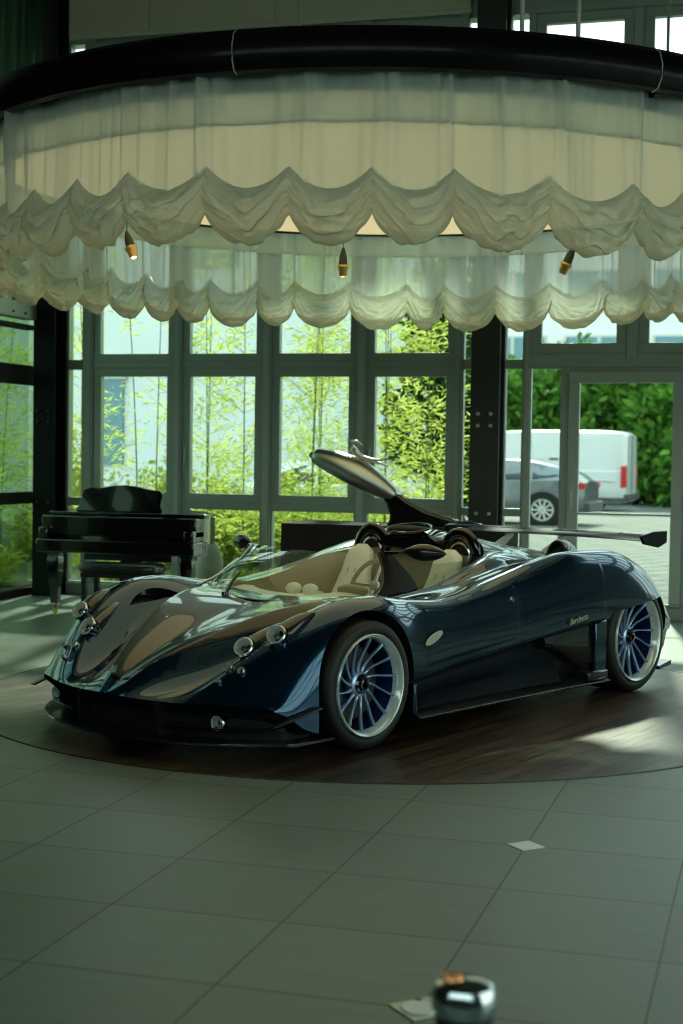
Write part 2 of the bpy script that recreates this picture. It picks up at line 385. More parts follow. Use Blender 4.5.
# right wall with a row of tall windows (its daylight falls on the car)
wr = MB(); wr.box(XR, XR + .2, YB, 1.2, 0, ZC); wr.box(XR, XR + .2, 9.2, WY + .2, 0, ZC)
wr.box(XR, XR + .2, 1.2, 9.2, 3.9, ZC); wr.box(XR, XR + .2, 1.2, 9.2, 0, .15); wr.box(XR, XR + .1, 1.2, 9.2, 2.36, 2.44)
for k in range(9): wr.box(XR - .02, XR + .15, 1.2 + k - .05, 1.2 + k + .05, .15, 3.9)
tag(wr.build('wall_right', 'wall', smooth=False), kind='structure')
for k in range(8):
    tag(MB().box(XR + .05, XR + .056, 1.25 + k, 2.15 + k, .15, 3.9).build('window_%d' % (60 + k), 'glass', smooth=False), kind='structure')

# wooden display disc let into the tiles
CX, CY = -2.374, 9.017
dm = MB(); dm.lathe([(0, .004), (2.47, .004), (2.475, 0)], 160)
disc = tag(dm.build('display_floor', 'wood', loc=(CX, CY, 0), fix=True), 'round dark oak plank display floor under the blue sports car', 'platform')
MB().lathe([(2.472, 0), (2.474, .005), (2.486, .005), (2.488, 0)], 160).build('edge_trim', 'steel', disc)

# floor plates
def plate(x, y, s, socket=False):
    p = MB(); p.prism([(s, 0), (0, s), (-s, 0), (0, -s)], 0, .004)
    o = p.build('floor_plate' if not socket else 'floor_outlet', 'plate' if not socket else 'socket', loc=(x, y, 0), smooth=False, bevel=.001)
    if socket:
        l = MB().lathe([(0, .009), (.048, .009), (.052, .004)], 40, Matrix.Translation((-.005, -.008, 0))).build('round_lid', 'plate', o)
        MB().box(-.03, -.012, .052, .062, .004, .007).build('latch', 'black', o)
    return o
tag(plate(-.899, 5.764, .075), 'small white diamond shaped metal plate on a tile corner right of centre', 'floor plate')
tag(plate(-.897, 3.966, .095, True), 'diamond shaped floor outlet with round lid beside the blurred post', 'floor outlet')

# blurred barrier post at the lower edge
bp_ = empty('barrier_post', (-.50, 2.55, 0), 0, 'dark barrier post with polished domed cap at bottom edge of floor', 'barrier post')
MB().lathe([(0, 0), (.16, 0), (.16, .008), (.13, .018), (.03, .028), (.03, .05)], 48).build('base', 'black', bp_)
MB().cyl((0, 0, .03), (0, 0, .56), .052, 32).build('post', 'gloss', bp_)
MB().lathe([(.052, .55), (.058, .56), (.058, .585), (.05, .60), (.03, .609), (0, .612)], 40).build('cap', 'chrome', bp_)
MB().lathe([(.0, .614), (.018, .616), (.02, .611)], 20, Matrix.Translation((-.02, -.008, 0))).build('copper_boss', pbr('copper', (.7, .3, .12), .2, 1.), bp_)

# ------------------------------------------------------------------ canopy: ring, luminous disc, curtain, spots
cp = empty('canopy_lamp', (CX, CY, 3.1), 0, 'large round hanging canopy with gloss black ring and warm luminous disc above car', 'ceiling lamp')
MB().lathe([(2.43, .16), (2.47, .145), (2.51, .155), (2.535, .20), (2.54, .26), (2.52, .32), (2.475, .35), (2.44, .34), (2.43, .30), (2.43, .16)], 200).build('ring', 'ringblack', cp)
for a in (-91.1, -44.4, 2, 48, 94, 140, 184, 224):
    q = math.radians(a); c_, s_ = math.cos(q), math.sin(q)
    path = [(r * c_, r * s_, z) for r, z in ((2.47, .144), (2.512, .154), (2.537, .20), (2.542, .26), (2.522, .321), (2.475, .352))]
    MB().tube(path, .0035, 6).build('seam', 'bolt', cp)
MB().lathe([(0, .10), (2.34, .10), (2.36, .105)], 120).build('luminous_disc', 'disc', cp)
MB().lathe([(2.345, .098), (2.36, .086), (2.375, .092), (2.38, .20), (2.35, .20)], 120).build('disc_rim', 'gloss', cp)
MB().lathe([(0, .20), (2.38, .20), (2.38, .22), (0, .22)], 90).build('disc_back', 'matte', cp)
for k in range(8):
    a = k * PI / 4 + .2; MB().tube([(2.36 * math.cos(a), 2.36 * math.sin(a), .22), (2.45 * math.cos(a), 2.45 * math.sin(a), .25)], .012, 6).build('support_arm', 'steel_black', cp)
for (x, y) in ((-1.171, 6.917), (-.934, 7.072), (-4.3, 7.5), (-3.6, 11.1), (-.8, 10.8)):
    MB().cyl((x - CX, y - CY, .3), (x - CX, y - CY, ZC - 3.1), .011, 8).build('suspension_rod', 'bolt', cp)

NS = 43
def smooth_noise(n, k, rs):
    a = rs.randn(n); f = np.fft.rfft(a); w = np.exp(-(np.arange(len(f)) / k) ** 2); g = np.fft.irfft(f * w, n); return g / (g.std() + 1e-9)
NT = NS * 26
th = np.linspace(0, 2 * PI, NT, endpoint=False)
widths = .72 + .56 * RS.rand(NS); widths /= widths.sum(); edges = np.concatenate([[0], np.cumsum(widths)]) * 2 * PI
idx = np.searchsorted(edges, th, side='right') - 1
U = (th - edges[idx]) / (edges[idx + 1] - edges[idx])
wid = (edges[idx + 1] - edges[idx]) / (2 * PI / NS)
c = 4 * U * (1 - U)                                       # 0 at seams, 1 mid swag
seam = np.exp(-((np.minimum(U, 1 - U) * wid) / .10) ** 2)
gath = np.zeros(NT)
for q in np.sort(RS.rand(120)) * 2 * PI:
    d_ = (th - q + PI) % (2 * PI) - PI; gath += (.5 + .8 * RS.rand()) * np.exp(-(d_ / (.005 + .006 * RS.rand())) ** 2)
pl = smooth_noise(NT, 45, RS); pl2 = smooth_noise(NT, 260, RS); drop = smooth_noise(NT, 10, RS)
cu = empty('gathered_curtain', (CX, CY, 2.4), 0, 'white gathered sheer curtain with scalloped swag hem hanging round inside black ring', 'curtain')
# sheer part
NV = 26; vs = []; fs = []
top = 3.27
scal = .035 * c
for i in range(NV):
    t = i / (NV - 1)
    z = top + (2.79 - .10 * c - top) * t
    r = 2.405 + (.014 + .016 * t) * pl + .014 * seam * pl2 * (.4 + .6 * t) + .02 * t + .038 * gath * (.75 + .25 * math.sin(3 * t + 1)) + .004 * pl2
    for k in range(NT): vs.append((r[k] * math.cos(th[k]), r[k] * math.sin(th[k]), z[k] - 2.4))
for i in range(NV - 1):
    for k in range(NT):
        k2 = (k + 1) % NT; fs.append((i * NT + k, i * NT + k2, (i + 1) * NT + k2, (i + 1) * NT + k))
MB().add(vs, fs).build('sheer_panel', 'sheer', cu, ang=None, fix=False)
# heading tape line
hd = MB(); hr = 2.385 + .006 * pl + .02 * gath
hd.add([(hr[k] * math.cos(th[k]), hr[k] * math.sin(th[k]), z) for z in (.635, .64, .86) for k in range(NT)], [(i * NT + k, i * NT + (k + 1) % NT, (i + 1) * NT + (k + 1) % NT, (i + 1) * NT + k) for i in range(2) for k in range(NT)])
hd.build('header_band', 'sheer', cu, ang=None, fix=False)
hr2 = hr + .008
MB().add([(q_ * math.cos(th[k]), q_ * math.sin(th[k]), z) for q_, z in ((0, .632), (.001, .640), (.0, .648)) for k in range(NT) for q_ in [hr[k] + (.004 if q_ else 0)]], [(i * NT + k, i * NT + (k + 1) % NT, (i + 1) * NT + (k + 1) % NT, (i + 1) * NT + k) for i in range(2) for k in range(NT)]).build('heading_tape', 'hem', cu, ang=None, fix=False)
# swag hem: an outward roll folded back under itself
NV = 56; vs = []; fs = []
ph = smooth_noise(NT, 120, RS); ph2 = RS.rand(NS)[idx]
ztop = 2.83 - .105 * c + .012 * drop
zbot = 2.625 - .155 * c ** .7 + .010 * drop - .03 * (wid - 1)
for i in range(NV):
    t = i / (NV - 1)
    if t < .8:
        q = t / .8
        z = ztop + (zbot - ztop) * (q ** .9)
        r = 2.435 + (.035 + .085 * c ** .6) * math.sin(PI * min(1, q * .98)) ** .75
    else:
        q = (t - .8) / .2
        z = zbot + .07 * q * c + .0 * q
        r = 2.435 - .05 * math.sin(PI * q * .5) * c
    sag = (1 - c) * 1.1
    fold = np.sin(2 * PI * (4.2 * t + sag * (.5 + ph2) + .35 * ph + ph2 * 3)); fold = np.sign(fold) * np.abs(fold) ** .7
    r = r + .020 * fold * (.45 + .55 * c) * math.sin(PI * t) + .006 * np.sin(2 * PI * (9 * t + 2 * sag + ph2 * 5)) * math.sin(PI * t) + .010 * seam * pl2 * math.sin(PI * t)
    r = r + (.007 * np.sin(2 * PI * (13 * t + 3.2 * sag * (1 - ph2) + .8 * ph)) + .010 * pl2 * np.sin(3 * PI * t)) * math.sin(PI * t)
    z = z + .012 * fold * c * math.sin(PI * t)
    for k in range(NT): vs.append((r[k] * math.cos(th[k]), r[k] * math.sin(th[k]), z[k] - 2.4))
for i in range(NV - 1):
    for k in range(NT):
        k2 = (k + 1) % NT; fs.append((i * NT + k, i * NT + k2, (i + 1) * NT + k2, (i + 1) * NT + k))
MB().add(vs, fs).build('swag_hem', 'hem', cu, ang=None, fix=False)

def spot(x, y, z, dx, dy, label):
    o = empty('spotlight', (x, y, z), 0, label, 'spotlight', 'spotlights hanging inside the curtain')
    MB().tube([(0, 0, .295), (0, 0, .22), (0, 0, .15)], .004, 6).build('cable', 'black', o)
    ax = Vector((dx, dy, -1)).normalized(); q = Vector((0, 0, -1)).rotation_difference(ax).to_matrix().to_4x4(); T = Matrix.Translation((0, 0, .15)) @ q @ Matrix.Scale(1.02, 4)
    MB().lathe([(0, .02), (.012, .01), (.02, -.02), (.03, -.06), (.034, -.12), (.036, -.13)], 24, T).build('housing', 'black', o)
    MB().lathe([(.040, -.115), (.043, -.125), (.040, -.14), (.034, -.15), (.030, -.185), (.024, -.20)], 24, T).build('reflector', 'gold', o)
    MB().lathe([(0, -.192), (.018, -.196), (.022, -.190)], 16, T).build('bulb', 'bulb', o)
    return o
spot(-4.47, 9.87, 2.90, .42, -.25, 'black and gold spotlight at left against curtain, tilted right')
spot(-3.19, 10.98, 2.90, 0, 0, 'black and gold spotlight hanging straight on a cord at centre')
spot(-1.45, 10.98, 2.875, -.45, .1, 'black and gold spotlight at right against curtain, tilted left')

# ------------------------------------------------------------------ the sports car (x forward, y left)
CAR = (-2.268, 8.97, .005); CARA = math.atan2(-.908, -.418)
car = empty('sports_car', CAR, CARA, 'dark blue open top racing style sports car on the round wooden floor', 'car')
sgrid = np.linspace(-2.05, 2.27, 433)
def curve(tab, sg=.05):
    t = sorted(tab); xs = np.array([p[0] for p in t]); ys = np.array([p[1] for p in t])
    h = np.diff(xs); dl = np.diff(ys) / h; d_ = np.zeros(len(xs))
    for i in range(1, len(xs) - 1):
        if dl[i - 1] * dl[i] > 0:
            w1 = 2 * h[i] + h[i - 1]; w2 = h[i] + 2 * h[i - 1]; d_[i] = (w1 + w2) / (w1 / dl[i - 1] + w2 / dl[i])
    d_[0] = dl[0]; d_[-1] = dl[-1]
    def ev(x):
        x = np.asarray(x); i = np.clip(np.searchsorted(xs, x) - 1, 0, len(xs) - 2); u = (x - xs[i]) / h[i]
        r = (2 * u ** 3 - 3 * u ** 2 + 1) * ys[i] + (u ** 3 - 2 * u ** 2 + u) * h[i] * d_[i] + (-2 * u ** 3 + 3 * u ** 2) * ys[i + 1] + (u ** 3 - u ** 2) * h[i] * d_[i + 1]
        r = np.where(x > xs[-1], ys[-1] + (x - xs[-1]) * d_[-1], r); r = np.where(x < xs[0], ys[0] + (x - xs[0]) * d_[0], r); return r
    g = np.linspace(sgrid[0] - .4, sgrid[-1] + .4, 513 + 0); v = ev(g); dx = g[1] - g[0]
    k = np.arange(-int(3 * sg / dx), int(3 * sg / dx) + 1) * dx; w = np.exp(-k ** 2 / (2 * sg * sg)); w /= w.sum()
    vp = np.concatenate([v[0] + (np.arange(-len(k), 0)) * (v[1] - v[0]), v, v[-1] + np.arange(1, len(k) + 1) * (v[-1] - v[-2])])
    vsmo = np.convolve(vp, w, 'same')[len(k):-len(k)]
    return lambda x: np.interp(x, g, vsmo)
# feature lines:  y(s), z(s)
FY = [curve([(2.27, 0), (-2.05, 0)]),
      curve([(2.27, .05), (2.1, .13), (1.85, .25), (1.5, .40), (1.2, .49), (.9, .50), (.5, .42), (0, .32), (-.6, .28), (-2.05, .25)]),
      curve([(2.27, .26), (2.1, .34), (1.85, .43), (1.5, .53), (1.2, .585), (.9, .60), (.5, .60), (0, .585), (-.4, .56), (-1, .48), (-2.05, .45)]),
      curve([(2.27, .46), (2.1, .50), (1.85, .56), (1.5, .63), (1.2, .665), (.9, .68), (.5, .69), (0, .68), (-.5, .68), (-1, .66), (-2.05, .6)]),
      curve([(2.27, .64), (2.1, .68), (1.85, .71), (1.5, .76), (1.2, .785), (.9, .80), (.5, .81), (0, .80), (-.4, .81), (-.8, .83), (-1.2, .83), (-1.6, .81), (-2.05, .74)]),
      curve([(2.27, .79), (2.1, .83), (1.85, .865), (1.5, .91), (1.2, .92), (.9, .905), (.5, .90), (0, .895), (-.4, .92), (-.8, .945), (-1.2, .955), (-1.6, .94), (-2.05, .86)]),
      curve([(2.27, .87), (2.1, .905), (1.85, .94), (1.5, .972), (1.2, .975), (.9, .945), (.5, .93), (0, .93), (-.4, .95), (-.9, .985), (-1.3, .995), (-1.7, .98), (-2.05, .91)]),
      curve([(2.27, .885), (2.1, .92), (1.85, .95), (1.5, .975), (1.2, .975), (.9, .95), (.5, .93), (0, .93), (-.4, .945), (-.9, .975), (-1.3, .985), (-1.7, .97), (-2.05, .90)])]
FZ = [curve([(2.27, .285), (2.15, .365), (2.0, .44), (1.8, .52), (1.5, .61), (1.2, .68), (.9, .72), (.5, .76), (0, .84), (-.3, .93), (-.6, .95), (-1.0, .92), (-1.5, .86), (-1.9, .81), (-2.05, .74)]),
      curve([(2.27, .283), (2.15, .375), (2.05, .435), (1.85, .53), (1.5, .655), (1.2, .705), (.9, .725), (.5, .76), (0, .84), (-.3, .925), (-.6, .94), (-1, .90), (-1.5, .84), (-1.9, .79), (-2.05, .72)]),
      curve([(2.27, .28), (2.1, .325), (1.85, .415), (1.5, .545), (1.2, .65), (.9, .695), (.5, .735), (.15, .81), (-.1, .875), (-.3, .905), (-.6, .885), (-1, .845), (-1.5, .81), (-1.9, .76), (-2.05, .70)]),
      curve([(2.27, .28), (2.1, .385), (1.85, .51), (1.5, .655), (1.2, .705), (.9, .70), (.5, .725), (.1, .795), (-.3, .855), (-.7, .87), (-1.1, .875), (-1.5, .83), (-1.9, .73), (-2.05, .64)]),
      curve([(2.27, .282), (2.15, .40), (2.0, .52), (1.85, .615), (1.6, .715), (1.35, .768), (1.15, .77), (.9, .735), (.6, .715), (.3, .745), (0, .80), (-.35, .875), (-.7, .925), (-1.1, .92), (-1.5, .83), (-1.8, .70), (-2.05, .53)]),
      curve([(2.27, .28), (2.1, .41), (1.85, .585), (1.5, .715), (1.2, .735), (.9, .675), (.6, .665), (.3, .69), (0, .725), (-.3, .765), (-.7, .82), (-1.1, .825), (-1.5, .75), (-1.8, .62), (-2.05, .47)]),
      curve([(2.27, .275), (2.1, .32), (1.85, .43), (1.5, .55), (1.2, .58), (.9, .52), (.5, .54), (0, .58), (-.5, .61), (-1, .64), (-1.4, .62), (-1.8, .50), (-2.05, .41)]),
      curve([(2.27, .262), (2.15, .225), (2.0, .15), (1.75, .125), (1.45, .20), (1.1, .305), (.95, .325), (.2, .40), (-.43, .46), (-.9, .50), (-1.4, .47), (-1.75, .38), (-2.05, .36)])]
ZB = curve([(2.27, .24), (2.1, .19), (1.9, .13), (1.6, .12), (-1.7, .12), (-2.05, .24)])
def bendx(s, y):
    y = np.abs(y)
    f = np.clip((s - 1.25) / 1.02, 0, None) ** 1.5 * .27 * (y / .85) ** 2.2
    r = np.clip((-s - 1.3) / .75, 0, None) ** 1.5 * .15 * (y / .85) ** 2.5
    return s - f + r
def natspline(Y):
    """natural cubic spline through rows of Y (n x d) at integer knots"""
    n = len(Y); A = np.zeros((n, n)); R = np.zeros((n, Y.shape[1])); A[0, 0] = A[-1, -1] = 1
    A[0, 0] = 1
    for i in range(1, n - 1):
        A[i, i - 1] = 1; A[i, i] = 4; A[i, i + 1] = 1; R[i] = 6 * (Y[i + 1] - 2 * Y[i] + Y[i - 1])
    m = np.linalg.solve(A, R)
    def ev(t):
        t = np.asarray(t); i = np.clip(t.astype(int), 0, n - 2); u = (t - i)[:, None]
        return (1 - u) * Y[i] + u * Y[i + 1] + ((1 - u) ** 3 - (1 - u)) * m[i] / 6 + (u ** 3 - u) * m[i + 1] / 6
    return ev
def section(s, t):
    Y = np.array([[float(FY[j](s)), float(FZ[j](s))] for j in range(8)])
    Y2 = np.vstack([[[-Y[1, 0], Y[1, 1]]], Y])          # mirror knot keeps the centre smooth
    p = natspline(Y2)(np.asarray(t, float) + 1.)
    cr_ = .016 * np.exp(-np.abs(np.asarray(t, float) - 1.) / .16) * float(np.interp(s, [.9, 1.25, 2.1, 2.27], [0, 1, 1, 0]))
    return p[:, 0], p[:, 1] + cr_
def surf(s, t, off=0.):
    y, z = section(s, [t]); y = float(y[0]); z = float(z[0])
    if off:
        e = .01
        y1, z1 = section(s, [min(7, t + e)]); y0, z0 = section(s, [max(0, t - e)])
        ya, za = section(s + e, [t]); yb, zb = section(s - e, [t])
        A = Vector((float(bendx(s, y1[0]) - bendx(s, y0[0])), float(y1[0] - y0[0]), float(z1[0] - z0[0])))
        B = Vector((float(bendx(s + e, ya[0]) - bendx(s - e, yb[0])), float(ya[0] - yb[0]), float(za[0] - zb[0])))
        nrm = B.cross(A); nrm.normalize()
        if nrm.z < 0 and t < 5: nrm = -nrm
        if t >= 5 and nrm.y < 0: nrm = -nrm
        return Vector((float(bendx(s, y)), y, z)) + nrm * off
    return Vector((float(bendx(s, y)), y, z))

def body_mesh():
    svals = np.concatenate([np.linspace(-2.05, -1.9, 8)[:-1], np.linspace(-1.9, 2.1, 130)[:-1], np.linspace(2.1, 2.27, 14)])
    tv = np.linspace(0, 7, 71); rings_ = []
    for s in svals:
        y, z = section(s, tv); zb = float(ZB(s)); zl = z[-1]; yl = y[-1]
        ins = float(np.interp(s, [-2.05, -1.75, -1.6, .9, 1.05, 1.6, 1.8, 2.27], [.02, .03, .10, .10, .05, .03, .02, .01]))
        zb = min(zb, zl - .012)
        low = [(yl - .006, zl - .006), (yl - ins, zl - .010 if zl - zb > .03 else zl - .008), (yl - ins - .015, (zl + zb) / 2), (yl - ins - .03, zb), (yl * .55, zb), (.15, zb)]
        half = list(zip(y, z)) + low
        ring = [(float(bendx(s, a)), float(a), float(b)) for a, b in half]
        ring += [(float(bendx(s, a)), -float(a), float(b)) for a, b in reversed(half[1:])]
        rings_.append(ring)
    n = len(rings_[0]); m = len(rings_)
    vs = [p for r in rings_ for p in r]; fs = []; mi = []
    nl = 71
    for i in range(m - 1):
        for j in range(n):
            j2 = (j + 1) % n; fs.append((i * n + j, i * n + j2, (i + 1) * n + j2, (i + 1) * n + j))
            lo = nl - 1 <= j <= n - nl
            mi.append(1 if lo and svals[i] < 1.7 else (1 if nl + 1 <= j <= n - nl - 2 else 0))
    fs.append(tuple(range(n))[::-1]); mi.append(0)
    fs.append(tuple((m - 1) * n + j for j in range(n))); mi.append(0)
    me = bpy.data.meshes.new('body'); me.from_pydata(vs, [], fs)
    for q in ('paint', 'black', 'tan', 'matte'): me.materials.append(M[q])
    me.polygons.foreach_set('material_index', mi)
    bm = bmesh.new(); bm.from_mesh(me); bmesh.ops.recalc_face_normals(bm, faces=bm.faces); bm.to_mesh(me); bm.free()
    return me
def boolean(o, cutters):
    for c_ in cutters:
        md = o.modifiers.new('b', 'BOOLEAN'); md.operation = 'DIFFERENCE'; md.object = c_; md.solver = 'EXACT'
        try: md.material_mode = 'TRANSFER'
        except Exception: pass
    bpy.context.view_layer.update()
    dg = bpy.context.evaluated_depsgraph_get(); me = bpy.data.meshes.new_from_object(o.evaluated_get(dg))
    o.modifiers.clear(); o.data = me
    for c_ in cutters:
        q = c_.data; bpy.data.objects.remove(c_); bpy.data.meshes.remove(q)
body = bpy.data.objects.new('body_shell', body_mesh()); COL.objects.link(body)
FWX, RWX, FR, RR = 1.35, -1.335, .332, .348
cut = []
for sgn in (1, -1):
    pf = [(FWX + .368 * math.cos(a), .345 + .368 * math.sin(a)) for a in np.linspace(0, PI, 40)] + [(FWX - .368, -.2), (FWX + .368, -.2)]
    cut.append(MB().prism(pf, sgn * .62, sgn * 1.3, 'xz').build('c', 'matte', smooth=False))
    pr = []
    for a in np.linspace(0, PI, 60):
        x = RWX + .392 * math.cos(a); z = .345 + .392 * math.sin(a); z = min(z, .535 + (-x - 1.0) * .10); pr.append((x, z))
    pr += [(RWX - .392, -.2), (RWX + .392, -.2)]
    cut.append(MB().prism(pr, sgn * .60, sgn * 1.3, 'xz').build('c', 'matte', smooth=False))
tubp = []
for a in np.linspace(0, 2 * PI, 72, endpoint=False):
    ca, sa = math.cos(a), math.sin(a); n_ = 3.6
    rx = .66 if ca > 0 else .62
    r_ = (abs(ca) ** n_ + abs(sa) ** n_) ** (-1 / n_)
    tubp.append((.38 + rx * ca * r_, .595 * sa * r_))
cut.append(MB().prism(tubp, .26, 1.6, 'xy').build('c', 'tan', smooth=False))
boolean(body, cut)
for p in body.data.polygons: p.use_smooth = True
body.data.set_sharp_from_angle(angle=math.radians(32))
body.parent = car

def patch(name, s0, s1, t0, t1, mat, off=.004, ns=40, nt=24, mirror=False, tf=None, parent=None, edge=.012):
    """a body panel lying a few mm proud of the shell, its borders rolled under"""
    vs = []; fs = []
    for i in range(ns + 1):
        s = s0 + (s1 - s0) * i / ns
        a, b = (t0, t1) if tf is None else tf(s)
        for j in range(nt + 1):
            o_ = -.001 if (i in (0, ns) or j in (0, nt)) else off
            p = surf(s, a + (b - a) * j / nt, o_); vs.append((p.x, -p.y if mirror else p.y, p.z))
    for i in range(ns):
        for j in range(nt): q = i * (nt + 1) + j; fs.append((q, q + 1, q + nt + 2, q + nt + 1))
    return MB().add(vs, fs).build(name, mat, car if parent is None else parent, ang=30)

for sg in (False, True):
    patch('door', -.05, .86, 4.6, 6.85, 'paint', .0014, 40, 26, sg)
    patch('rear_fender', -.92, -.08, 4.6, 6.85, 'paint', .0012, 40, 24, sg)
# front lid: both halves as one bonnet
vs = []; fs = []; ns, nt = 60, 60
for i in range(ns + 1):
    s = 1.16 + (2.2 - 1.16) * i / ns; te = float(np.interp(s, [1.16, 1.5, 1.9, 2.2], [1.55, 1.5, 1.15, .9]))
    for j in range(nt + 1):
        t = -te + 2 * te * j / nt; o_ = -.004 if (i in (0, ns) or j in (0, nt)) else .004
        p = surf(s, abs(t), o_); vs.append((p.x, p.y if t >= 0 else -p.y, p.z))
for i in range(ns):
    for j in range(nt): q = i * (nt + 1) + j; fs.append((q, q + 1, q + nt + 2, q + nt + 1))
MB().add(vs, fs).build('bonnet', 'carbon', car, ang=30)

# fender vents beside the bonnet: sharp leaf shaped scoops
for sg in (1, -1):
    vs = []; fs = []; n = 30; w = 12
    for i in range(n + 1):
        u = i / n; s = 1.93 - .62 * u; half = .55 * math.sin(PI * min(1, u * .56 + .0)) ** 1.2 * (1 if u < .9 else 1 - (u - .9) * 4)
        for j in range(w + 1):
            v = -1 + 2 * j / w; t = 2.25 + half * v * .85
            p = surf(s, t, .006 - .0 + (.016 * (1 - v * v) if True else 0) * math.sin(PI * u)); vs.append((p.x, sg * p.y, p.z))
    for i in range(n):
        for j in range(w): q = i * (w + 1) + j; fs.append((q, q + 1, q + w + 2, q + w + 1))
    MB().add(vs, fs).build('fender_vent', 'paint', car, ang=30)

# front bumper, splitter
def front_arc(off, z, y0=-.93, y1=.93, n=60, p=2.2):
    return [(float(bendx(2.27 + off, y)) - .10 * abs(y / .93) ** 6, y, z) for y in np.linspace(y0, y1, n)]
def arc_strip(mb, prof, y0=-.93, y1=.93, n=60):
    """prof: closed list of (dx, z) swept along the front arc"""
    rs = [[(q[0][0] , q[0][1], q[1]) for q in []] for _ in []]
    arcs = [front_arc(dx, z, y0, y1, n) for dx, z in prof]
    rs = [[arcs[k][i] for k in range(len(prof))] for i in range(n)]
    return mb.rings(rs)
sp_ = MB(); arc_strip(sp_, [(.045, .098), (.05, .090), (.045, .082), (-.55, .082), (-.55, .094), (-.02, .100)], -.96, .93)
sp_.build('splitter', 'carbon', car, ang=40)
sl = MB(); arc_strip(sl, [(.052, .094), (.052, .088), (.047, .088), (.047, .094)], .42, .90, 24); sl.build('splitter_edge', 'gloss', car); sl = MB(); arc_strip(sl, [(.052, .094), (.052, .088), (.047, .088), (.047, .094)], -.90, -.62, 12)
sl.build('splitter_edge', 'gloss', car)
bu = MB(); arc_strip(bu, [(-.10, .26), (-.13, .10), (-.45, .10), (-.45, .22)], -.84, .84); bu.build('front_bumper', 'matte', car)
# mouth dividers and intake lips
for y0 in (-.30, .30):
    w_ = .014; b_ = MB(); x = float(bendx(2.27, y0))
    b_.rings([[(x - .03, y0 - w_, .262), (x - .05, y0 - w_, .10), (x - .30, y0 - w_, .10), (x - .30, y0 - w_, .24)], [(x - .03, y0 + w_, .262), (x - .05, y0 + w_, .10), (x - .30, y0 + w_, .10), (x - .30, y0 + w_, .24)]])
    b_.build('intake_divider', 'matte', car)
for sg in (1, -1):
    arc = MB(); arc_strip(arc, [(-.015, .165), (-.02, .158), (-.10, .155), (-.10, .168)], *(sorted((sg * .34, sg * .86))), 20); arc.build('intake_blade', 'carbon', car)
    # corner winglet
    cw = MB(); pts = [(2.03, .20), (1.74, .27), (1.74, .262), (2.02, .192)]
    cw.rings([[(x, sg * (.905 if x > 1.9 else .955), z) for x, z in pts], [(x, sg * (.935 if x > 1.9 else .99), z) for x, z in pts]]); cw.build('canard', 'carbon', car)

def lamp(name, px, py, pz, r, nx, ny, nz, parent=car, length=.1):
    ax = Vector((nx, ny, nz)).normalized(); T = Matrix.Translation((px, py, pz)) @ Vector((0, 0, 1)).rotation_difference(ax).to_matrix().to_4x4()
    h = MB().lathe([(r * .55, -length), (r * .98, -.03), (r * 1.12, -.008), (r * 1.14, .006), (r * 1.04, .012), (r * .96, .006), (r * .92, -.01)], 32, T).build(name, 'chrome', parent)
    MB().lathe([(r * .98, .004), (r * 1.03, .010), (r * .95, .012), (r * .90, .002), (r * .72, -.022), (r * .4, -.035), (0, -.04)], 32, T).build('reflector', 'lampsilver', h)
    MB().ell((0, 0, -.018), (r * .42, r * .42, r * .42), 20, 12, T).build('projector', 'darkchrome', h)
    MB().lathe([(r * .94, .006), (r * .8, .013), (r * .45, .019), (0, .021)], 32, T).build('lens', 'lens', h)
    return h
def spod(s, t, r, name='headlight', out=.012):
    p = surf(s, t); 
    for sg in (1, -1):
        lamp(name, p.x + out, sg * p.y, p.z + out * .8, r, .80, sg * .10 + .14, .50)
        # teardrop cowl fairing the lamp into the fender
        rs = []
        for k in range(14):
            u = k / 13; s2 = s - .02 - u * .26; q = surf(s2, t + .0 * u); rr = r * 1.16 * math.cos(u * PI / 2) ** .8 + .002
            lift = .012 * (1 - u)
            rs.append([(q.x + .01, sg * (q.y + rr * math.cos(a)), q.z + lift + rr * .75 * math.sin(a)) for a in np.linspace(0, 2 * PI, 18, endpoint=False)])
        MB().rings(rs).build('headlight_cowl', 'carbon', car)
def st_for(x, y):
    """surface parameters for a plan position"""
    best = None
    for s in np.linspace(x, x + .35, 71):
        for t in np.linspace(0, 5.5, 56):
            yy, zz = section(s, [t]); e = (float(bendx(s, yy[0])) - x) ** 2 + (float(yy[0]) - y) ** 2
            if best is None or e < best[0]: best = (e, s, t)
    return best[1], best[2]
s_, t_ = st_for(1.87, .60); spod(s_, t_, .047, out=.03)
s_, t_ = st_for(1.80, .755); spod(s_, t_, .047, out=.03)
for (x, y, r) in ((1.99, .60, .021), (1.985, .675, .018), (2.06, .60, .012)):
    s_, t_ = st_for(x, y); p = surf(s_, t_)
    for sg in (1, -1): lamp('auxiliary_lamp', p.x + .008, sg * p.y, p.z + .006, r, .8, sg * .1, .5, length=.04)
for sg in (1, -1): lamp('fog_lamp', 2.09, sg * .62, .19, .036, 1, sg * .1, 0)

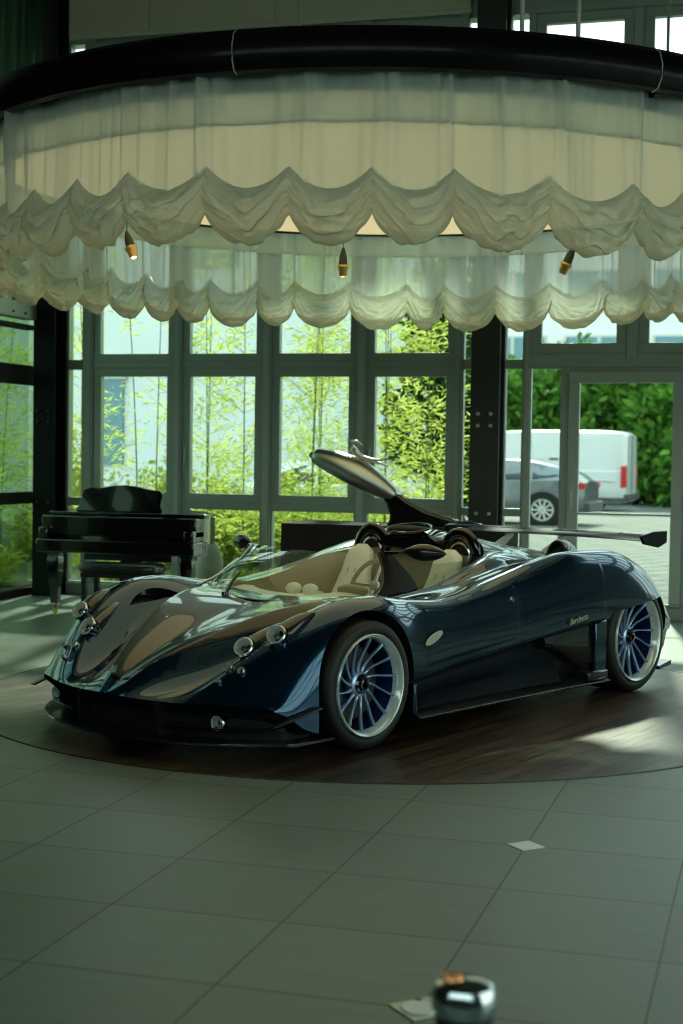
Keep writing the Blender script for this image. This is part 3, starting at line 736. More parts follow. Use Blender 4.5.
# lower side: panel below the recess line, sill blade, vertical fin, chrome line
for sg in (1, -1):
    q = MB(); n = 40; rs = []
    for i in range(n + 1):
        x = .965 - 1.92 * i / n; o_ = float(np.interp(x, [-.95, -.5, .2, .965], [.985, .965, .965, .975])); zz = .105 + .02 * (x - .9) * -.0
        rs.append([(x, sg * (o_ - .22), zz), (x, sg * (o_ + .0), zz - .0), (x, sg * (o_ + .012), zz + .012), (x, sg * (o_ - .01), zz + .030), (x, sg * (o_ - .07), zz + .045), (x, sg * (o_ - .22), zz + .05)])
    q.rings(rs).build('side_skirt', 'carbon', car, ang=50)
    MB().tube([(.965 - 1.92 * i / n, sg * (float(np.interp(.965 - 1.92 * i / n, [-.95, -.5, .2, .965], [.985, .965, .965, .975])) + .010), .118) for i in range(n + 1)], .006, 8).build('skirt_trim', 'chrome', car)
    # sculpted lower panel: bulges near the door, opens to a duct ahead of the rear wheel
    rs = []
    for i in range(37):
        x = .95 - 1.45 * i / 36; top = float(FZ[7](x)) - .015; bot = .15; b_ = .06 * math.sin(PI * min(1, i / 30)) ** 1
        yb = float(FY[7](x))
        rs.append([(x, sg * (yb - .10), top), (x, sg * (yb - .075 + b_ * .5), top - .02), (x, sg * (yb - .055 + b_ * .3), (top + bot) / 2 + .02), (x, sg * (yb - .085), (top + bot) / 2 - .04), (x, sg * (yb - .02), bot), (x, sg * (yb - .14), bot - .01), (x, sg * (yb - .16), top - .01)])
    MB().rings(rs).build('sill_panel', 'finblack', car, ang=70)
    # bead along the recess lip in body paint
    MB().tube([tuple(Vector(surf(x, 7.0)) * 1) if sg > 0 else (surf(x, 7.0).x, -surf(x, 7.0).y, surf(x, 7.0).z) for x in np.linspace(-.92, .95, 30)], .006, 6).build('recess_lip', 'paint', car)
    # duct shoulder and vertical fin ahead of the rear wheel
    fin = MB(); fin.rings([[(x, sg * yy, z) for x, z in ((-.93, .50), (-.93, .15), (-.80, .15), (-.80, .485))] for yy in (.955, .985)]); fin.build('rear_fin', 'paint', car, bevel=.008)
    fb = MB(); fb.box(-.93, -.70, *(sorted((sg * .90, sg * 1.0))), .135, .19); fb.build('fin_foot', 'carbon', car, bevel=.01)
    rs = []
    for i in range(13):
        u = i / 12; x = -.30 - .52 * u; zt = float(FZ[7](x)) - .02; zc = zt - .05 - .20 * (math.sin(PI * u * .5)) ** 1.5
        rs.append([(x, sg * (.93 + .02 * u), zt), (x, sg * (.945 + .02 * u), zc + .02), (x, sg * (.93 + .02 * u), zc), (x, sg * (.84), zc + .0), (x, sg * .84, zt)])
    MB().rings(rs).build('duct_lip', 'carbon', car, ang=50)
    # front wheel-house rear closing panel
    MB().box(.955, .985, *(sorted((sg * .80, sg * .965))), .13, .30).build('wheelhouse_panel', 'paint', car, bevel=.01)

# badge, script, filler cap
p = surf(.80, 6.05, .008); bd = MB(); rs = []
for k in range(2):
    rs.append([(p.x + .075 * math.cos(a) + .0, p.y + .004 * k, p.z + .012 + .026 * math.sin(a) * (1.0) - .34 * .075 * math.cos(a)) for a in np.linspace(0, 2 * PI, 32, endpoint=False)])
bdo = bd.rings(rs).build('side_badge', 'ivory', car, bevel=.001)
rs = [[(p.x + .028 * math.cos(a), p.y + .004 + .002 * k, p.z + .012 + .013 * math.sin(a)) for a in np.linspace(0, 2 * PI, 20, endpoint=False)] for k in range(2)]
MB().rings(rs).build('emblem', 'bolt', bdo)
def text_mesh(txt, size, name, mat, mw, parent, shear=.3, ext=.0015):
    cu_ = bpy.data.curves.new('t', 'FONT'); cu_.body = txt; cu_.size = size; cu_.extrude = ext; cu_.shear = shear; cu_.align_x = 'CENTER'
    o = bpy.data.objects.new('t', cu_); COL.objects.link(o); bpy.context.view_layer.update()
    me = bpy.data.meshes.new_from_object(o.evaluated_get(bpy.context.evaluated_depsgraph_get())); bpy.data.objects.remove(o); bpy.data.curves.remove(cu_)
    me.transform(mw); me.materials.clear(); me.materials.append(M[mat]); q = bpy.data.objects.new(name, me); COL.objects.link(q); q.parent = parent; return q
p = surf(-.62, 6.88, .007)
# text x runs toward the car's rear, upright, facing outward (+y)
TW = Matrix.Translation((p.x, p.y + .006, p.z + .012)) @ Matrix(((-1, 0, 0, 0), (0, 0, 1, 0), (0, 1, 0, 0), (0, 0, 0, 1)))
text_mesh('Barchetta', .052, 'script_lettering', 'ivory', TW @ Matrix.Rotation(math.radians(7), 4, 'Z'), car)
for sg in (1,):
    p = surf(.02, 5.35, .006); MB().lathe([(0, .004), (.016, .004), (.018, 0)], 20, Matrix.Translation((p.x, p.y, p.z)) @ Matrix.Rotation(-PI / 2.6, 4, 'X')).build('door_button', 'chrome', car)

# ------- wheels
def make_wheel(x, y, z, R, rr, w, sg, name):
    """tyre mesh is the part, rim and spokes are sub-parts; sg=+1 outer face towards +y"""
    h = w / 2; T = Matrix.Translation((x, y, z)) @ (Matrix.Scale(-1, 4, Vector((0, 1, 0))) if sg < 0 else Matrix.Identity(4))
    prof = [(rr * .985, -h + .03), (rr + .012, -h + .004), (R * .93, -h + .004), (R * .985, -h + .02), (R, -h + .05), (R, 0), (R, h - .05), (R * .985, h - .018), (R * .94, h - .002), (rr + .02, h + .002), (rr + .004, h - .006), (rr * .985, h - .03)]
    t = MB().lathe(prof, 96, T, 'y').build(name, 'tyre', car, ang=50)
    MB().lathe([(rr * 1.005, h - .012), (rr * 1.01, h + .004), (rr * .99, h + .009), (rr * .955, h + .004), (rr * .925, h - .010), (rr * .90, h - .030), (rr * .885, h - .045)], 96, T, 'y').build('rim', 'rim', t, ang=60)
    MB().lathe([(rr * .885, h - .045), (rr * .87, h - .09), (rr * .86, -h + .04), (rr * .98, -h + .02)], 96, T, 'y').build('rim_barrel', 'rimblue', t, ang=60)
    N = 14
    for k in range(N):
        a0 = 2 * PI * k / N; ps = []; rd = []
        for i in range(11):
            u = i / 10; r_ = .055 + (rr * .90 - .055) * u; a = a0 + .34 * math.sin(u * PI / 2) * 1.; yy = h - .085 + .050 * u ** 1.6
            ps.append((r_ * math.cos(a), yy, r_ * math.sin(a))); rd.append((.0085 - .002 * math.sin(PI * u) + .004 * (1 - u) ** 4, .014))
        s1 = MB().tube(ps, rd, 8, up=(0, 1, 0), mat=T).build('spoke', 'spoke', t, ang=60)
    MB().lathe([(.066, h - .12), (.070, h - .09), (.066, h - .070), (.052, h - .062), (.048, h - .075), (.048, h - .11)], 48, T, 'y').build('hub_ring', 'spoke', t)
    MB().lathe([(.046, h - .12), (.046, h - .07), (.034, h - .055), (.030, h - .040), (.018, h - .038), (.014, h - .055), (0, h - .055)], 12, T, 'y').build('centre_nut', 'gloss', t, ang=20)
    MB().lathe([(.08, -.03), (rr * .72, -.03), (rr * .72, 0), (.08, 0)], 64, T, 'y').build('brake_disc', 'steel', t)
    cal = MB(); cal.lathe([(rr * .50, -.05), (rr * .50, .035), (rr * .60, .045), (rr * .80, .035), (rr * .80, -.05)], 16, T, 'y', -.65, .65) if sg > 0 else cal.lathe([(rr * .50, -.05), (rr * .50, .035), (rr * .60, .045), (rr * .80, .035), (rr * .80, -.05)], 16, T, 'y', -.65, .65)
    cal.build('brake_caliper', 'rimblue', t, ang=30)
    MB().lathe([(0, -h + .05), (rr * .9, -h + .05)], 40, T, 'y').build('inner_cover', 'matte', t)
    return t
make_wheel(FWX, .845, FR, FR, .262, .25, 1, 'front_wheel'); make_wheel(FWX, -.845, FR, FR, .262, .25, -1, 'front_wheel')
make_wheel(RWX, .815, RR, RR, .278, .32, 1, 'rear_wheel'); make_wheel(RWX, -.815, RR, RR, .278, .32, -1, 'rear_wheel')

# ------- windscreen, pillars, mirrors
def bez(p0, p1, p2, n=24):
    return [tuple((1 - t) ** 2 * a + 2 * t * (1 - t) * b + t * t * c_ for a, b, c_ in zip(p0, p1, p2)) for t in np.linspace(0, 1, n)]
wsb = [(1.20 - .27 * abs(v) ** 2.4, .64 * v, .685 + .035 * v * v) for v in np.linspace(-1, 1, 41)]
wst = [(.80 - .20 * abs(v) ** 2.2, .50 * v, .945 + .0 * v * v) for v in np.linspace(-1, 1, 41)]
vs = []; fs = []; n = 10
for i in range(41):
    for j in range(n + 1):
        u = j / n; a, b = wsb[i], wst[i]; bl = .035 * math.sin(PI * u)
        vs.append((a[0] + (b[0] - a[0]) * u + bl, a[1] + (b[1] - a[1]) * u * (1) + math.copysign(bl * .3, a[1]) * abs(a[1]), a[2] + (b[2] - a[2]) * u + bl * .6))
for i in range(40):
    for j in range(n): q = i * (n + 1) + j; fs.append((q, q + 1, q + n + 2, q + n + 1))
MB().add(vs, fs).build('windscreen', 'wgl', car, ang=None)
MB().tube([(x + .01, y, z - .005) for x, y, z in wsb], .011, 8).build('cowl_seal', 'gloss', car)
for sg in (1, -1):
    # broad quarter fin: windscreen corner sweeping up and back
    outer = bez((1.02, .665, .712), (.78, .64, .76), (.735, .50, .955), 16)
    inner = bez(((.60, .675, .755) if sg > 0 else (.80, .675, .73)), (.60, .63, .82), (.665, .515, .955), 16)
    vs = []; fs = []
    for i in range(16):
        a, b = outer[i], inner[i]
        vs += [(a[0], sg * a[1], a[2]), (b[0], sg * b[1], b[2])]
        if i < 15: q = 2 * i; fs.append((q, q + 1, q + 3, q + 2))
    MB().add(vs, fs).build('windscreen_pillar' if sg > 0 else 'quarter_glass', 'finblack' if sg > 0 else 'wgl', car, solid=.022 if sg > 0 else .004)
    MB().tube([(a, sg * b, c_) for a, b, c_ in outer], .009, 8).build('pillar_edge', 'chrome' if sg < 0 else 'black', car)
    # side glass
    sgl = MB(); sgl.add([(.66, sg * .655, .74), (.02, sg * .645, .835), (.10, sg * .61, .885), (.60, sg * .56, .875)], [(0, 1, 2, 3)]); sgl.build('side_glass', 'wgl', car, solid=.004, smooth=False)
# mirrors
def mirror(sg, tip, c0, root):
    o = None
    L_ = .125; rs = []
    dirx = Vector((0.35, sg * -.94, .02)).normalized(); side = Vector((.94, sg * .35, 0)).normalized(); upv = Vector((0, 0, 1))
    for k in range(17):
        u = k / 16; rr = max(.002, math.sin(PI * u) ** .75); cpt = Vector(c0) + dirx * (L_ * (1 - 2 * u))
        rs.append([cpt + side * (.042 * rr * math.cos(a)) + upv * (.048 * rr * math.sin(a)) for a in np.linspace(0, 2 * PI, 20, endpoint=False)])
    o = MB().rings(rs).build('wing_mirror', 'carbon', car)
    MB().tube([root, [(r_ + q) / 2 for r_, q in zip(root, c0)], c0], [.010, .008, .008], 8).build('mirror_stalk', 'gloss', o)
    return o
mirror(1, None, (.70, .80, .972), (.70, .515, .955))
mirror(-1, None, (.50, -.80, .945), (.60, -.56, .93))
# wiper
MB().tube([(1.20, -.24, .70), (1.14, -.25, .76), (1.07, -.25, .82)], [.013, .010, .007], 8).build('wiper', 'gloss', car)
MB().lathe([(0, .03), (.018, .025), (.024, 0)], 16, Matrix.Translation((1.20, -.24, .69))).build('wiper_hub', 'gloss', car)

# ------- interior
dash = []
for v in np.linspace(-1, 1, 31):
    y = .57 * v; x0 = 1.12 - .22 * abs(v) ** 2.4; hump = .028 * math.exp(-((v - .62) / .25) ** 2)
    dash.append([(x0, y, .66), (x0 - .06, y, .695), (x0 - .18, y, .705 + hump), (x0 - .27, y, .695 + hump), (x0 - .31, y, .66), (x0 - .28, y, .56), (x0 - .1, y, .50)])
MB().rings(dash).build('dashboard', 'cream', car, ang=40)
for y in (-.08, .05): MB().ell((.80, y, .722), (.05, .045, .035), 18, 10).build('air_vent', 'cream', car)
MB().ell((.80, .37, .74), (.05, .11, .035), 20, 10).build('instrument_pod', 'tan', car)
st = MB(); T = Matrix.Translation((.60, .36, .755)) @ Matrix.Rotation(math.radians(62), 4, 'Y')
st.tube([tuple(T @ Vector((.165 * math.cos(a), .165 * math.sin(a), 0))) for a in np.linspace(0, 2 * PI, 48, endpoint=False)], .013, 10, closed=True)
sw = st.build('steering_wheel', 'tan', car)
s3 = MB()
for a in (0, PI, -PI / 2):
    s3.tube([tuple(T @ Vector((.02 * math.cos(a), .02 * math.sin(a), 0))), tuple(T @ Vector((.16 * math.cos(a), .16 * math.sin(a), 0)))], .010, 8)
s3.lathe([(0, .012), (.03, .01), (.034, -.01)], 20, T); s3.build('wheel_spokes', 'brushed', sw)
for sg in (1, -1):
    y0 = sg * .35; rs = []
    for k in range(15):
        u = k / 14; z = .36 + .57 * u; x = .06 - .20 * u - .0; wd = float(np.interp(u, [0, .3, .55, .72, .85, .95, 1], [.17, .17, .13, .105, .10, .082, .045])); tk = float(np.interp(u, [0, .5, 1], [.075, .06, .045]))
        if u == 1: tk *= .5; wd *= .7
        rs.append([(x + tk * math.copysign(abs(math.cos(a)) ** .7, math.cos(a)), y0 + wd * math.copysign(abs(math.sin(a)) ** .7, math.sin(a)), z) for a in np.linspace(0, 2 * PI, 28, endpoint=False)])
    se = MB().rings(rs).build('seat', 'cream', car, ang=60)
    cs_ = MB(); rs = []
    for k in range(10):
        u = k / 9; x = .08 + .46 * u; tk = .07 + .02 * u; wd = .22 - .02 * u
        if k in (0, 9): tk *= .6
        rs.append([(x, y0 + wd * math.copysign(abs(math.cos(a)) ** .6, math.cos(a)), .36 + tk * math.copysign(abs(math.sin(a)) ** .6, math.sin(a))) for a in np.linspace(0, 2 * PI, 24, endpoint=False)])
    cs_.rings(rs).build('seat_cushion', 'cream', se, ang=60)
    for dy in (-.03, .03): MB().tube([(.05 - .20 * ((z - .36) / .57) + .058, y0 + dy, z) for z in (.60, .7, .78)], .006, 6).build('seat_stripe', 'tan', se)
    # roll hoop
    path = [(-.24, y0 + .115 * math.cos(a), .90 + .125 * math.sin(a)) for a in np.linspace(0, PI, 20)]
    path = [(-.24, y0 + .125, .66)] + path + [(-.24, y0 - .125, .66)]
    ho = MB().tube(path, [(.022, .04)] * len(path), 12).build('roll_hoop', 'gloss', car, ang=60)
    MB().tube([(-.235, y0 + .078 * math.cos(a), .885 + .085 * math.sin(a)) for a in np.linspace(0, 2 * PI, 32, endpoint=False)], .011, 8, closed=True).build('hoop_insert', 'chrome', ho)
    MB().ell((-.245, y0, .885), (.02, .07, .08), 20, 10).build('hoop_pad', 'matte', ho)
MB().box(-.22, .72, -.07, .07, .28, .50).build('centre_tunnel', 'cream', car, bevel=.03)
MB().lathe([(0, .10), (.018, .095), (.022, .075), (.010, .06), (.008, 0)], 16, Matrix.Translation((.42, .0, .50))).build('gear_knob', 'chrome', car)
MB().box(-.245, -.225, -.56, .56, .30, .86).build('bulkhead', 'tan', car, bevel=.01)
for sg in (1, -1): MB().box(-.1, .8, *(sorted((sg * .56, sg * .585))), .42, .62).build('door_trim', 'cream', car, bevel=.01)

# ------- engine cover with air box, side pods, wing
rs = []
for k in range(26):
    u = k / 25; x = -.16 - 1.15 * u; w_ = .20 * (1 - u) ** .35 * (1 if u > .02 else .92) + .03; zc = .965 - .12 * u; hh = .085 * min(1, .35 + 4 * u) * (1 - u) ** .6 + .02
    rs.append([(x, w_ * math.cos(a) * (1 + .25 * (math.sin(a) < 0)), zc + hh * math.sin(a)) for a in np.linspace(0, 2 * PI, 32, endpoint=False)])
MB().rings(rs).build('air_box', 'gloss', car, ang=50)
MB().tube([(-.165 - .12 * math.sin(a), .155 * math.cos(a), 1.045 + .026 * math.sin(a)) for a in np.linspace(0, 2 * PI, 36, endpoint=False)], .007, 8, closed=True).build('air_box_lip', 'gloss', car)
MB().ell((-.175, 0, 1.043), (.10, .145, .020), 24, 10).build('air_box_mouth', 'matte', car)
for sg in (1, -1):
    # flowing shoulders from hoops to tail
    rs = []
    for k in range(22):
        u = k / 21; x = -.27 - .80 * u; w_ = .145 * (1 - u) ** .5 + .01; q = .95 - .10 * u; hh = .085 * (1 - u) ** .7 + .008
        rs.append([(x, sg * (.35 - .06 * u) + w_ * math.cos(a), q + hh * math.sin(a) - .03) for a in np.linspace(0, 2 * PI, 24, endpoint=False)])
    MB().rings(rs).build('headrest_fairing', 'carbon', car, ang=60)
    # dark inlet slot in the rear deck
    vs = []; fs = []; n, w = 16, 8
    for i in range(n + 1):
        for j in range(w + 1):
            u, v = i / n, j / w; s = -.30 - .42 * u; t = 2.55 + .95 * v * (.55 + .45 * u); p = surf(s, t, .004); vs.append((p.x, sg * p.y, p.z))
    for i in range(n):
        for j in range(w): q = i * (w + 1) + j; fs.append((q, q + 1, q + w + 2, q + w + 1))
    MB().add(vs, fs).build('deck_inlet', 'matte', car)
    # upright air scoop
    rs = []
    for k in range(14):
        u = k / 13; x = -.83 - .26 * u; hh = .165 * (1 - u ** 2.2) + .01; w_ = .062 * (1 - u ** 2) + .012; zb_ = .80 + .04 * u
        ring = []
        for a in np.linspace(0, PI, 16): ring.append((x - .03 * math.sin(a), sg * (.66 + w_ * math.cos(a)), zb_ + hh * math.sin(a) ** .7))
        ring += [(x, sg * (.66 - w_), zb_ - .05), (x, sg * (.66 + w_), zb_ - .05)]
        rs.append(ring)
    sc_ = MB().rings(rs).build('air_scoop', 'gloss', car, ang=50)
    ring0 = [Vector(p) for p in rs[0][:16]]; MB().tube([tuple(p + Vector((.004, 0, 0))) for p in ring0], .008, 8).build('scoop_lip', 'carbon', sc_)
    # tail lamps
    for z in (.60, .70): lamp('tail_lamp', -2.0, sg * .62, z, .035, -1, 0, .1)
# rear wing: two elements, end plates, struts
def airfoil(mb, x, z, ch, y0, y1, pitch, camb=.02, n=14, arch=0.):
    prof = []
    for k in range(n): u = k / (n - 1); prof.append((u, .10 * ch * (math.sqrt(u) * (1 - u)) * 1.6 + camb * math.sin(PI * u)))
    for k in range(n - 2, 0, -1): u = k / (n - 1); prof.append((u, -.04 * ch * (math.sqrt(u) * (1 - u)) + camb * math.sin(PI * u)))
    rs = []
    for y in np.linspace(y0, y1, 13):
        zz = z + arch * (1 - (y / .85) ** 2)
        rs.append([(x - ch * u * math.cos(pitch) - v * math.sin(pitch), y, zz + ch * u * math.sin(pitch) + v * math.cos(pitch)) for u, v in prof])
    return mb.rings(rs)
wg = airfoil(MB(), -1.66, .950, .26, -.81, .81, .10, -.016, arch=.012).build('rear_wing', 'finblack', car, ang=40)
airfoil(MB(), -1.62, .992, .07, .12, .64, .12, .0, 10).build('wing_slat', 'finblack', wg); airfoil(MB(), -1.62, .992, .07, -.80, -.12, .12, .0, 10).build('wing_slat', 'finblack', wg)
for sg in (1, -1):
    ep = [(-1.62, .985), (-1.66, .93), (-1.86, .90), (-1.97, .93), (-1.97, 1.01), (-1.80, 1.01)]
    MB().prism(ep, sg * .80, sg * .82, 'xz').build('end_plate', 'finblack', wg, bevel=.006)
for yy in (-.28, .0 + .16):
    for dx in (0, .13):
        MB().tube([(-1.40 - dx, yy, .83), (-1.72, yy, .95)], [(.012, .022)] * 2, 8).build('wing_strut', 'bolt', wg)
# diffuser and tail
MB().box(-2.02, -1.75, -.60, .60, .10, .16).build('diffuser', 'carbon', car, bevel=.01)
for y in (-.5, -.25, 0, .25, .5): MB().box(-2.1, -1.75, y - .01, y + .01, .08, .24).build('diffuser_fin', 'carbon', car, bevel=.003)
for a in range(4):
    T = Matrix.Translation((-2.06, .05 * (1 if a % 2 else -1), .55 + .05 * (1 if a > 1 else -1))) @ Matrix.Rotation(PI / 2, 4, 'Y'); MB().lathe([(.034, -.0), (.040, -.06), (.040, .05)], 20, T).build('exhaust_pipe', 'chrome', car)
for sg in (1, -1):
    MB().rings([[(-1.70, sg * yy, .10), (-1.70, sg * yy, .125), (-1.86, sg * yy, .15), (-1.86, sg * yy, .12)] for yy in (.80, .93)]).build('rear_winglet', 'carbon', car)

# ------------------------------------------------------------------ table and sculpture behind the car
tb = empty('draped_table', (-2.95, 11.95, 0), 0, 'long low table under a floor length black cloth behind the car', 'table')
per = []
hx, hy = .92, .33
for side in range(4):
    for i in range(40):
        u = i / 40
        per.append(((-hx + 2 * hx * u, -hy), (hx, -hy + 2 * hy * u), (hx - 2 * hx * u, hy), (-hx, hy - 2 * hy * u))[side])
n = len(per); rs = []
for k in range(12):
    t = k / 11; z = .93 - .925 * t; ring = []
    for i, (x, y) in enumerate(per):
        q = math.sin(i * .55) * .012 * t + math.sin(i * .23 + 1) * .01 * t
        l = math.hypot(x, y); nx, ny = (0, -1) if i < 40 else (1, 0) if i < 80 else (0, 1) if i < 120 else (-1, 0)
        ring.append((x + nx * (q + .02 * t), y + ny * (q + .02 * t), z))
    rs.append(ring)
MB().rings(rs).build('tablecloth', 'velvet', tb, ang=60)
sc = empty('sculpture', (-3.02, 11.8, .93), 0, 'silver hull shaped sculpture with small leaning figure on black curved stand', 'sculpture')
def L(x, z): return (x + 2.95, z - .93)
poly = [L(-2.99, 1.16), L(-2.86, 1.19), L(-2.78, 1.13), L(-2.62, 1.05), L(-2.38, .985), L(-2.18, .965), L(-2.16, .93), L(-2.95, .93), L(-2.93, .97), L(-2.92, 1.02), L(-2.95, 1.10)]
MB().prism(poly, -.06, .08, 'xz').build('stand', 'gloss', sc, bevel=.02)
A = Vector((-3.60 + 2.95, 0, 1.50 - .93)); B = Vector((-2.86 + 2.95, 0, 1.15 - .93)); rs = []
dv = (B - A).normalized(); nv = Vector((-dv.z, 0, dv.x)).normalized()
if nv.z < 0: nv = -nv
for k in range(25):
    u = k / 24; r1 = .018 + .078 * math.sin(PI * min(1, u * .80 + .12)) ** .9; r1 = r1 if 0 < k < 24 else r1 * .3
    cpt = A.lerp(B, u) + nv * (.03 * math.sin(PI * u))
    rs.append([cpt + nv * (r1 * 1.2 * math.sin(a)) + Vector((0, 1, 0)) * (r1 * 1.4 * math.cos(a)) for a in np.linspace(0, 2 * PI, 24, endpoint=False)])
hull = MB().rings(rs).build('hull', 'brushed', sc, ang=60)
MB().tube([tuple(A.lerp(B, u) + nv * (.085 * math.sin(PI * min(1, u + .08)) ** .8 + .02)) for u in np.linspace(.45, 1.05, 14)], .012, 8).build('rail', 'chrome', hull)
MB().ell(tuple(A.lerp(B, .035)), (.050, .045, .036), 20, 12).build('nose_cone', 'black', hull)
def skin(name, joints, edges_, mat, parent, sub=2):
    me = bpy.data.meshes.new(name); me.from_pydata([j[0] for j in joints], edges_, []); o = bpy.data.objects.new(name, me); COL.objects.link(o)
    md = o.modifiers.new('s', 'SKIN'); 
    for i, j in enumerate(joints): me.skin_vertices[0].data[i].radius = (j[1], j[1])
    me.skin_vertices[0].data[0].use_root = True
    md.use_smooth_shade = True; m2 = o.modifiers.new('u', 'SUBSURF'); m2.levels = sub; m2.render_levels = sub
    me.materials.append(M[mat]); o.parent = parent; return o
def F(x, z, y=0): return (x + 2.95, y, z - .93)
J = [(F(-3.20, 1.485), .018), (F(-3.235, 1.535), .018), (F(-3.255, 1.575), .008), (F(-3.265, 1.60), .016), (F(-3.25, 1.56, -.02), .007), (F(-3.275, 1.51, -.03), .006), (F(-3.28, 1.46, -.02), .005),
     (F(-3.25, 1.56, .02), .007), (F(-3.265, 1.50, .03), .006), (F(-3.27, 1.46, .03), .005), (F(-3.10, 1.46, -.02), .012), (F(-3.02, 1.455, -.02), .008), (F(-2.94, 1.475, -.02), .005),
     (F(-3.10, 1.45, .02), .012), (F(-3.02, 1.43, .02), .008), (F(-2.955, 1.405, .02), .005), (F(-3.22, 1.605), .010), (F(-3.17, 1.575), .005)]
Eg = [(0, 1), (1, 2), (2, 3), (1, 4), (4, 5), (5, 6), (1, 7), (7, 8), (8, 9), (0, 10), (10, 11), (11, 12), (0, 13), (13, 14), (14, 15), (3, 16), (16, 17)]
try:
    for_skin = bpy.data.meshes
    def skin2(name, joints, edges_, mat, parent):
        me = bpy.data.meshes.new(name); me.from_pydata([j[0] for j in joints], edges_, []); o = bpy.data.objects.new(name, me); COL.objects.link(o)
        md = o.modifiers.new('s', 'SKIN'); md.use_smooth_shade = True
        if not me.skin_vertices: bpy.context.view_layer.update()
        if not me.skin_vertices:
            bpy.context.view_layer.objects.active = o; bpy.ops.object.modifier_remove(modifier='s'); bpy.ops.object.modifier_add(type='SKIN')
        for i, j in enumerate(joints): me.skin_vertices[0].data[i].radius = (j[1] * 1.45, j[1] * 1.45)
        me.skin_vertices[0].data[0].use_root = True
        m2 = o.modifiers.new('u', 'SUBSURF'); m2.levels = 2; m2.render_levels = 2
        me.materials.append(M[mat]); o.parent = parent; return o
    skin2('figurine', J, Eg, 'brushed', sc)
except Exception as ex:
    print('SKIN FAIL', ex)

# ------------------------------------------------------------------ grand piano and bench
pn = empty('grand_piano', (-5.65, 12.3, 0), 0, 'black grand piano with closed lid and raised music desk at left windows', 'piano')
W = .75
outl = [(-W, .22), (-W, 1.15), (-.60, 1.48), (-.38, 1.64), (-.15, 1.66), (.02, 1.55), (.14, 1.36), (.26, 1.12), (.44, .92), (.64, .68), (W, .50), (W, .22)]
MB().prism(outl, .66, .905, 'xy').build('case', 'gloss', pn, bevel=.01)
lid = [(-W - .015, .20), (-W - .015, 1.16), (-.61, 1.50), (-.38, 1.66), (-.14, 1.68), (.03, 1.57), (.15, 1.38), (.27, 1.14), (.45, .94), (.65, .70), (W + .015, .51), (W + .015, .20)]
MB().prism(lid, .915, .935, 'xy').build('lid', 'gloss', pn, bevel=.006)
MB().box(-W, W, .03, .24, .73, .905).box(-W - .01, W + .01, .20, .26, .905, .93).build('fallboard', 'gloss', pn, bevel=.012)
MB().box(-W - .02, W + .01, -.05, .30, .575, .695).build('keybed', 'gloss', pn, bevel=.012)
MB().box(-W, -W + .09, -.04, .24, .69, .80).box(W - .09, W, -.04, .24, .69, .80).build('key_cheeks', 'gloss', pn, bevel=.015)
for z in (.865, .835, .81): MB().box(W - .055, W - .02, .015, .028, z, z + .008).build('lid_hinge', 'chrome', pn)
dk = [(-.41, 0), (-.43, .02), (-.40, .05), (-.37, .20), (-.30, .225), (-.18, .225), (-.08, .245), (.05, .255), (.18, .24), (.30, .215), (.40, .205), (.43, .17), (.42, .06), (.445, .02), (.43, 0)]
dsk = MB().prism(dk, 0, .02, 'xz', Matrix.Translation((-.18, .42, .935)) @ Matrix.Rotation(math.radians(-14), 4, 'X')).build('music_desk', 'gloss', pn, bevel=.006)
for (x, y) in ((-.66, .13), (.64, .13), (-.25, 1.40)):
    lg = MB(); rs = []
    for z, w_ in ((.60, .062), (.56, .062), (.54, .05), (.50, .058), (.45, .056), (.20, .040), (.10, .036)):
        rs.append([(x + w_ * sx, y + w_ * sy, z) for sx, sy in ((-1, -1), (1, -1), (1, 1), (-1, 1))])
    l_ = lg.rings(rs).build('leg', 'gloss', pn, bevel=.006)
    MB().lathe([(.03, .10), (.034, .09), (.02, .075), (.014, .055)], 20, Matrix.Translation((x, y, 0))).build('caster_cup', 'brass', l_)
    MB().lathe([(0, -.012), (.024, -.012), (.028, 0), (.024, .012), (0, .012)], 20, Matrix.Translation((x, y, .028)), 'y').build('caster_wheel', 'brass', l_)
MB().box(-.10, .10, .30, .36, .10, .58).box(-.14, .14, .28, .40, .08, .14).build('pedal_lyre', 'gloss', pn, bevel=.01)
for x in (-.07, 0, .07): MB().box(x - .012, x + .012, .16, .30, .075, .09).build('pedal', 'brass', pn, bevel=.003)
MB().box(-.40, .46, .18, .30, .50, .58).build('action_rail', 'black', pn, bevel=.006)
bn = empty('piano_bench', (-5.44, 11.98, 0), 0, 'low black padded piano bench in front of the grand piano', 'bench')
cs2 = MB(); rs = []
for z, g in ((.445, -.012), (.452, .0), (.49, .004), (.51, -.004), (.52, -.03)):
    rs.append([((.36 + g) * math.copysign(abs(math.cos(a)) ** .35, math.cos(a)), (.17 + g) * math.copysign(abs(math.sin(a)) ** .35, math.sin(a)), z) for a in np.linspace(0, 2 * PI, 48, endpoint=False)])
MB().rings(rs).build('cushion', 'black', bn, ang=50)
MB().box(-.33, .33, -.15, .15, .40, .445).build('frame', 'black', bn, bevel=.005)
for sx in (-1, 1):
    for sy in (-1, 1): MB().box(sx * .30 - .022, sx * .30 + .022, sy * .125 - .022, sy * .125 + .022, 0, .40).build('leg', 'black', bn, bevel=.004)
MB().cyl((-.37, 0, .43), (-.33, 0, .43), .025, 16).cyl((.33, 0, .43), (.37, 0, .43), .025, 16).build('height_knobs', 'black', bn)

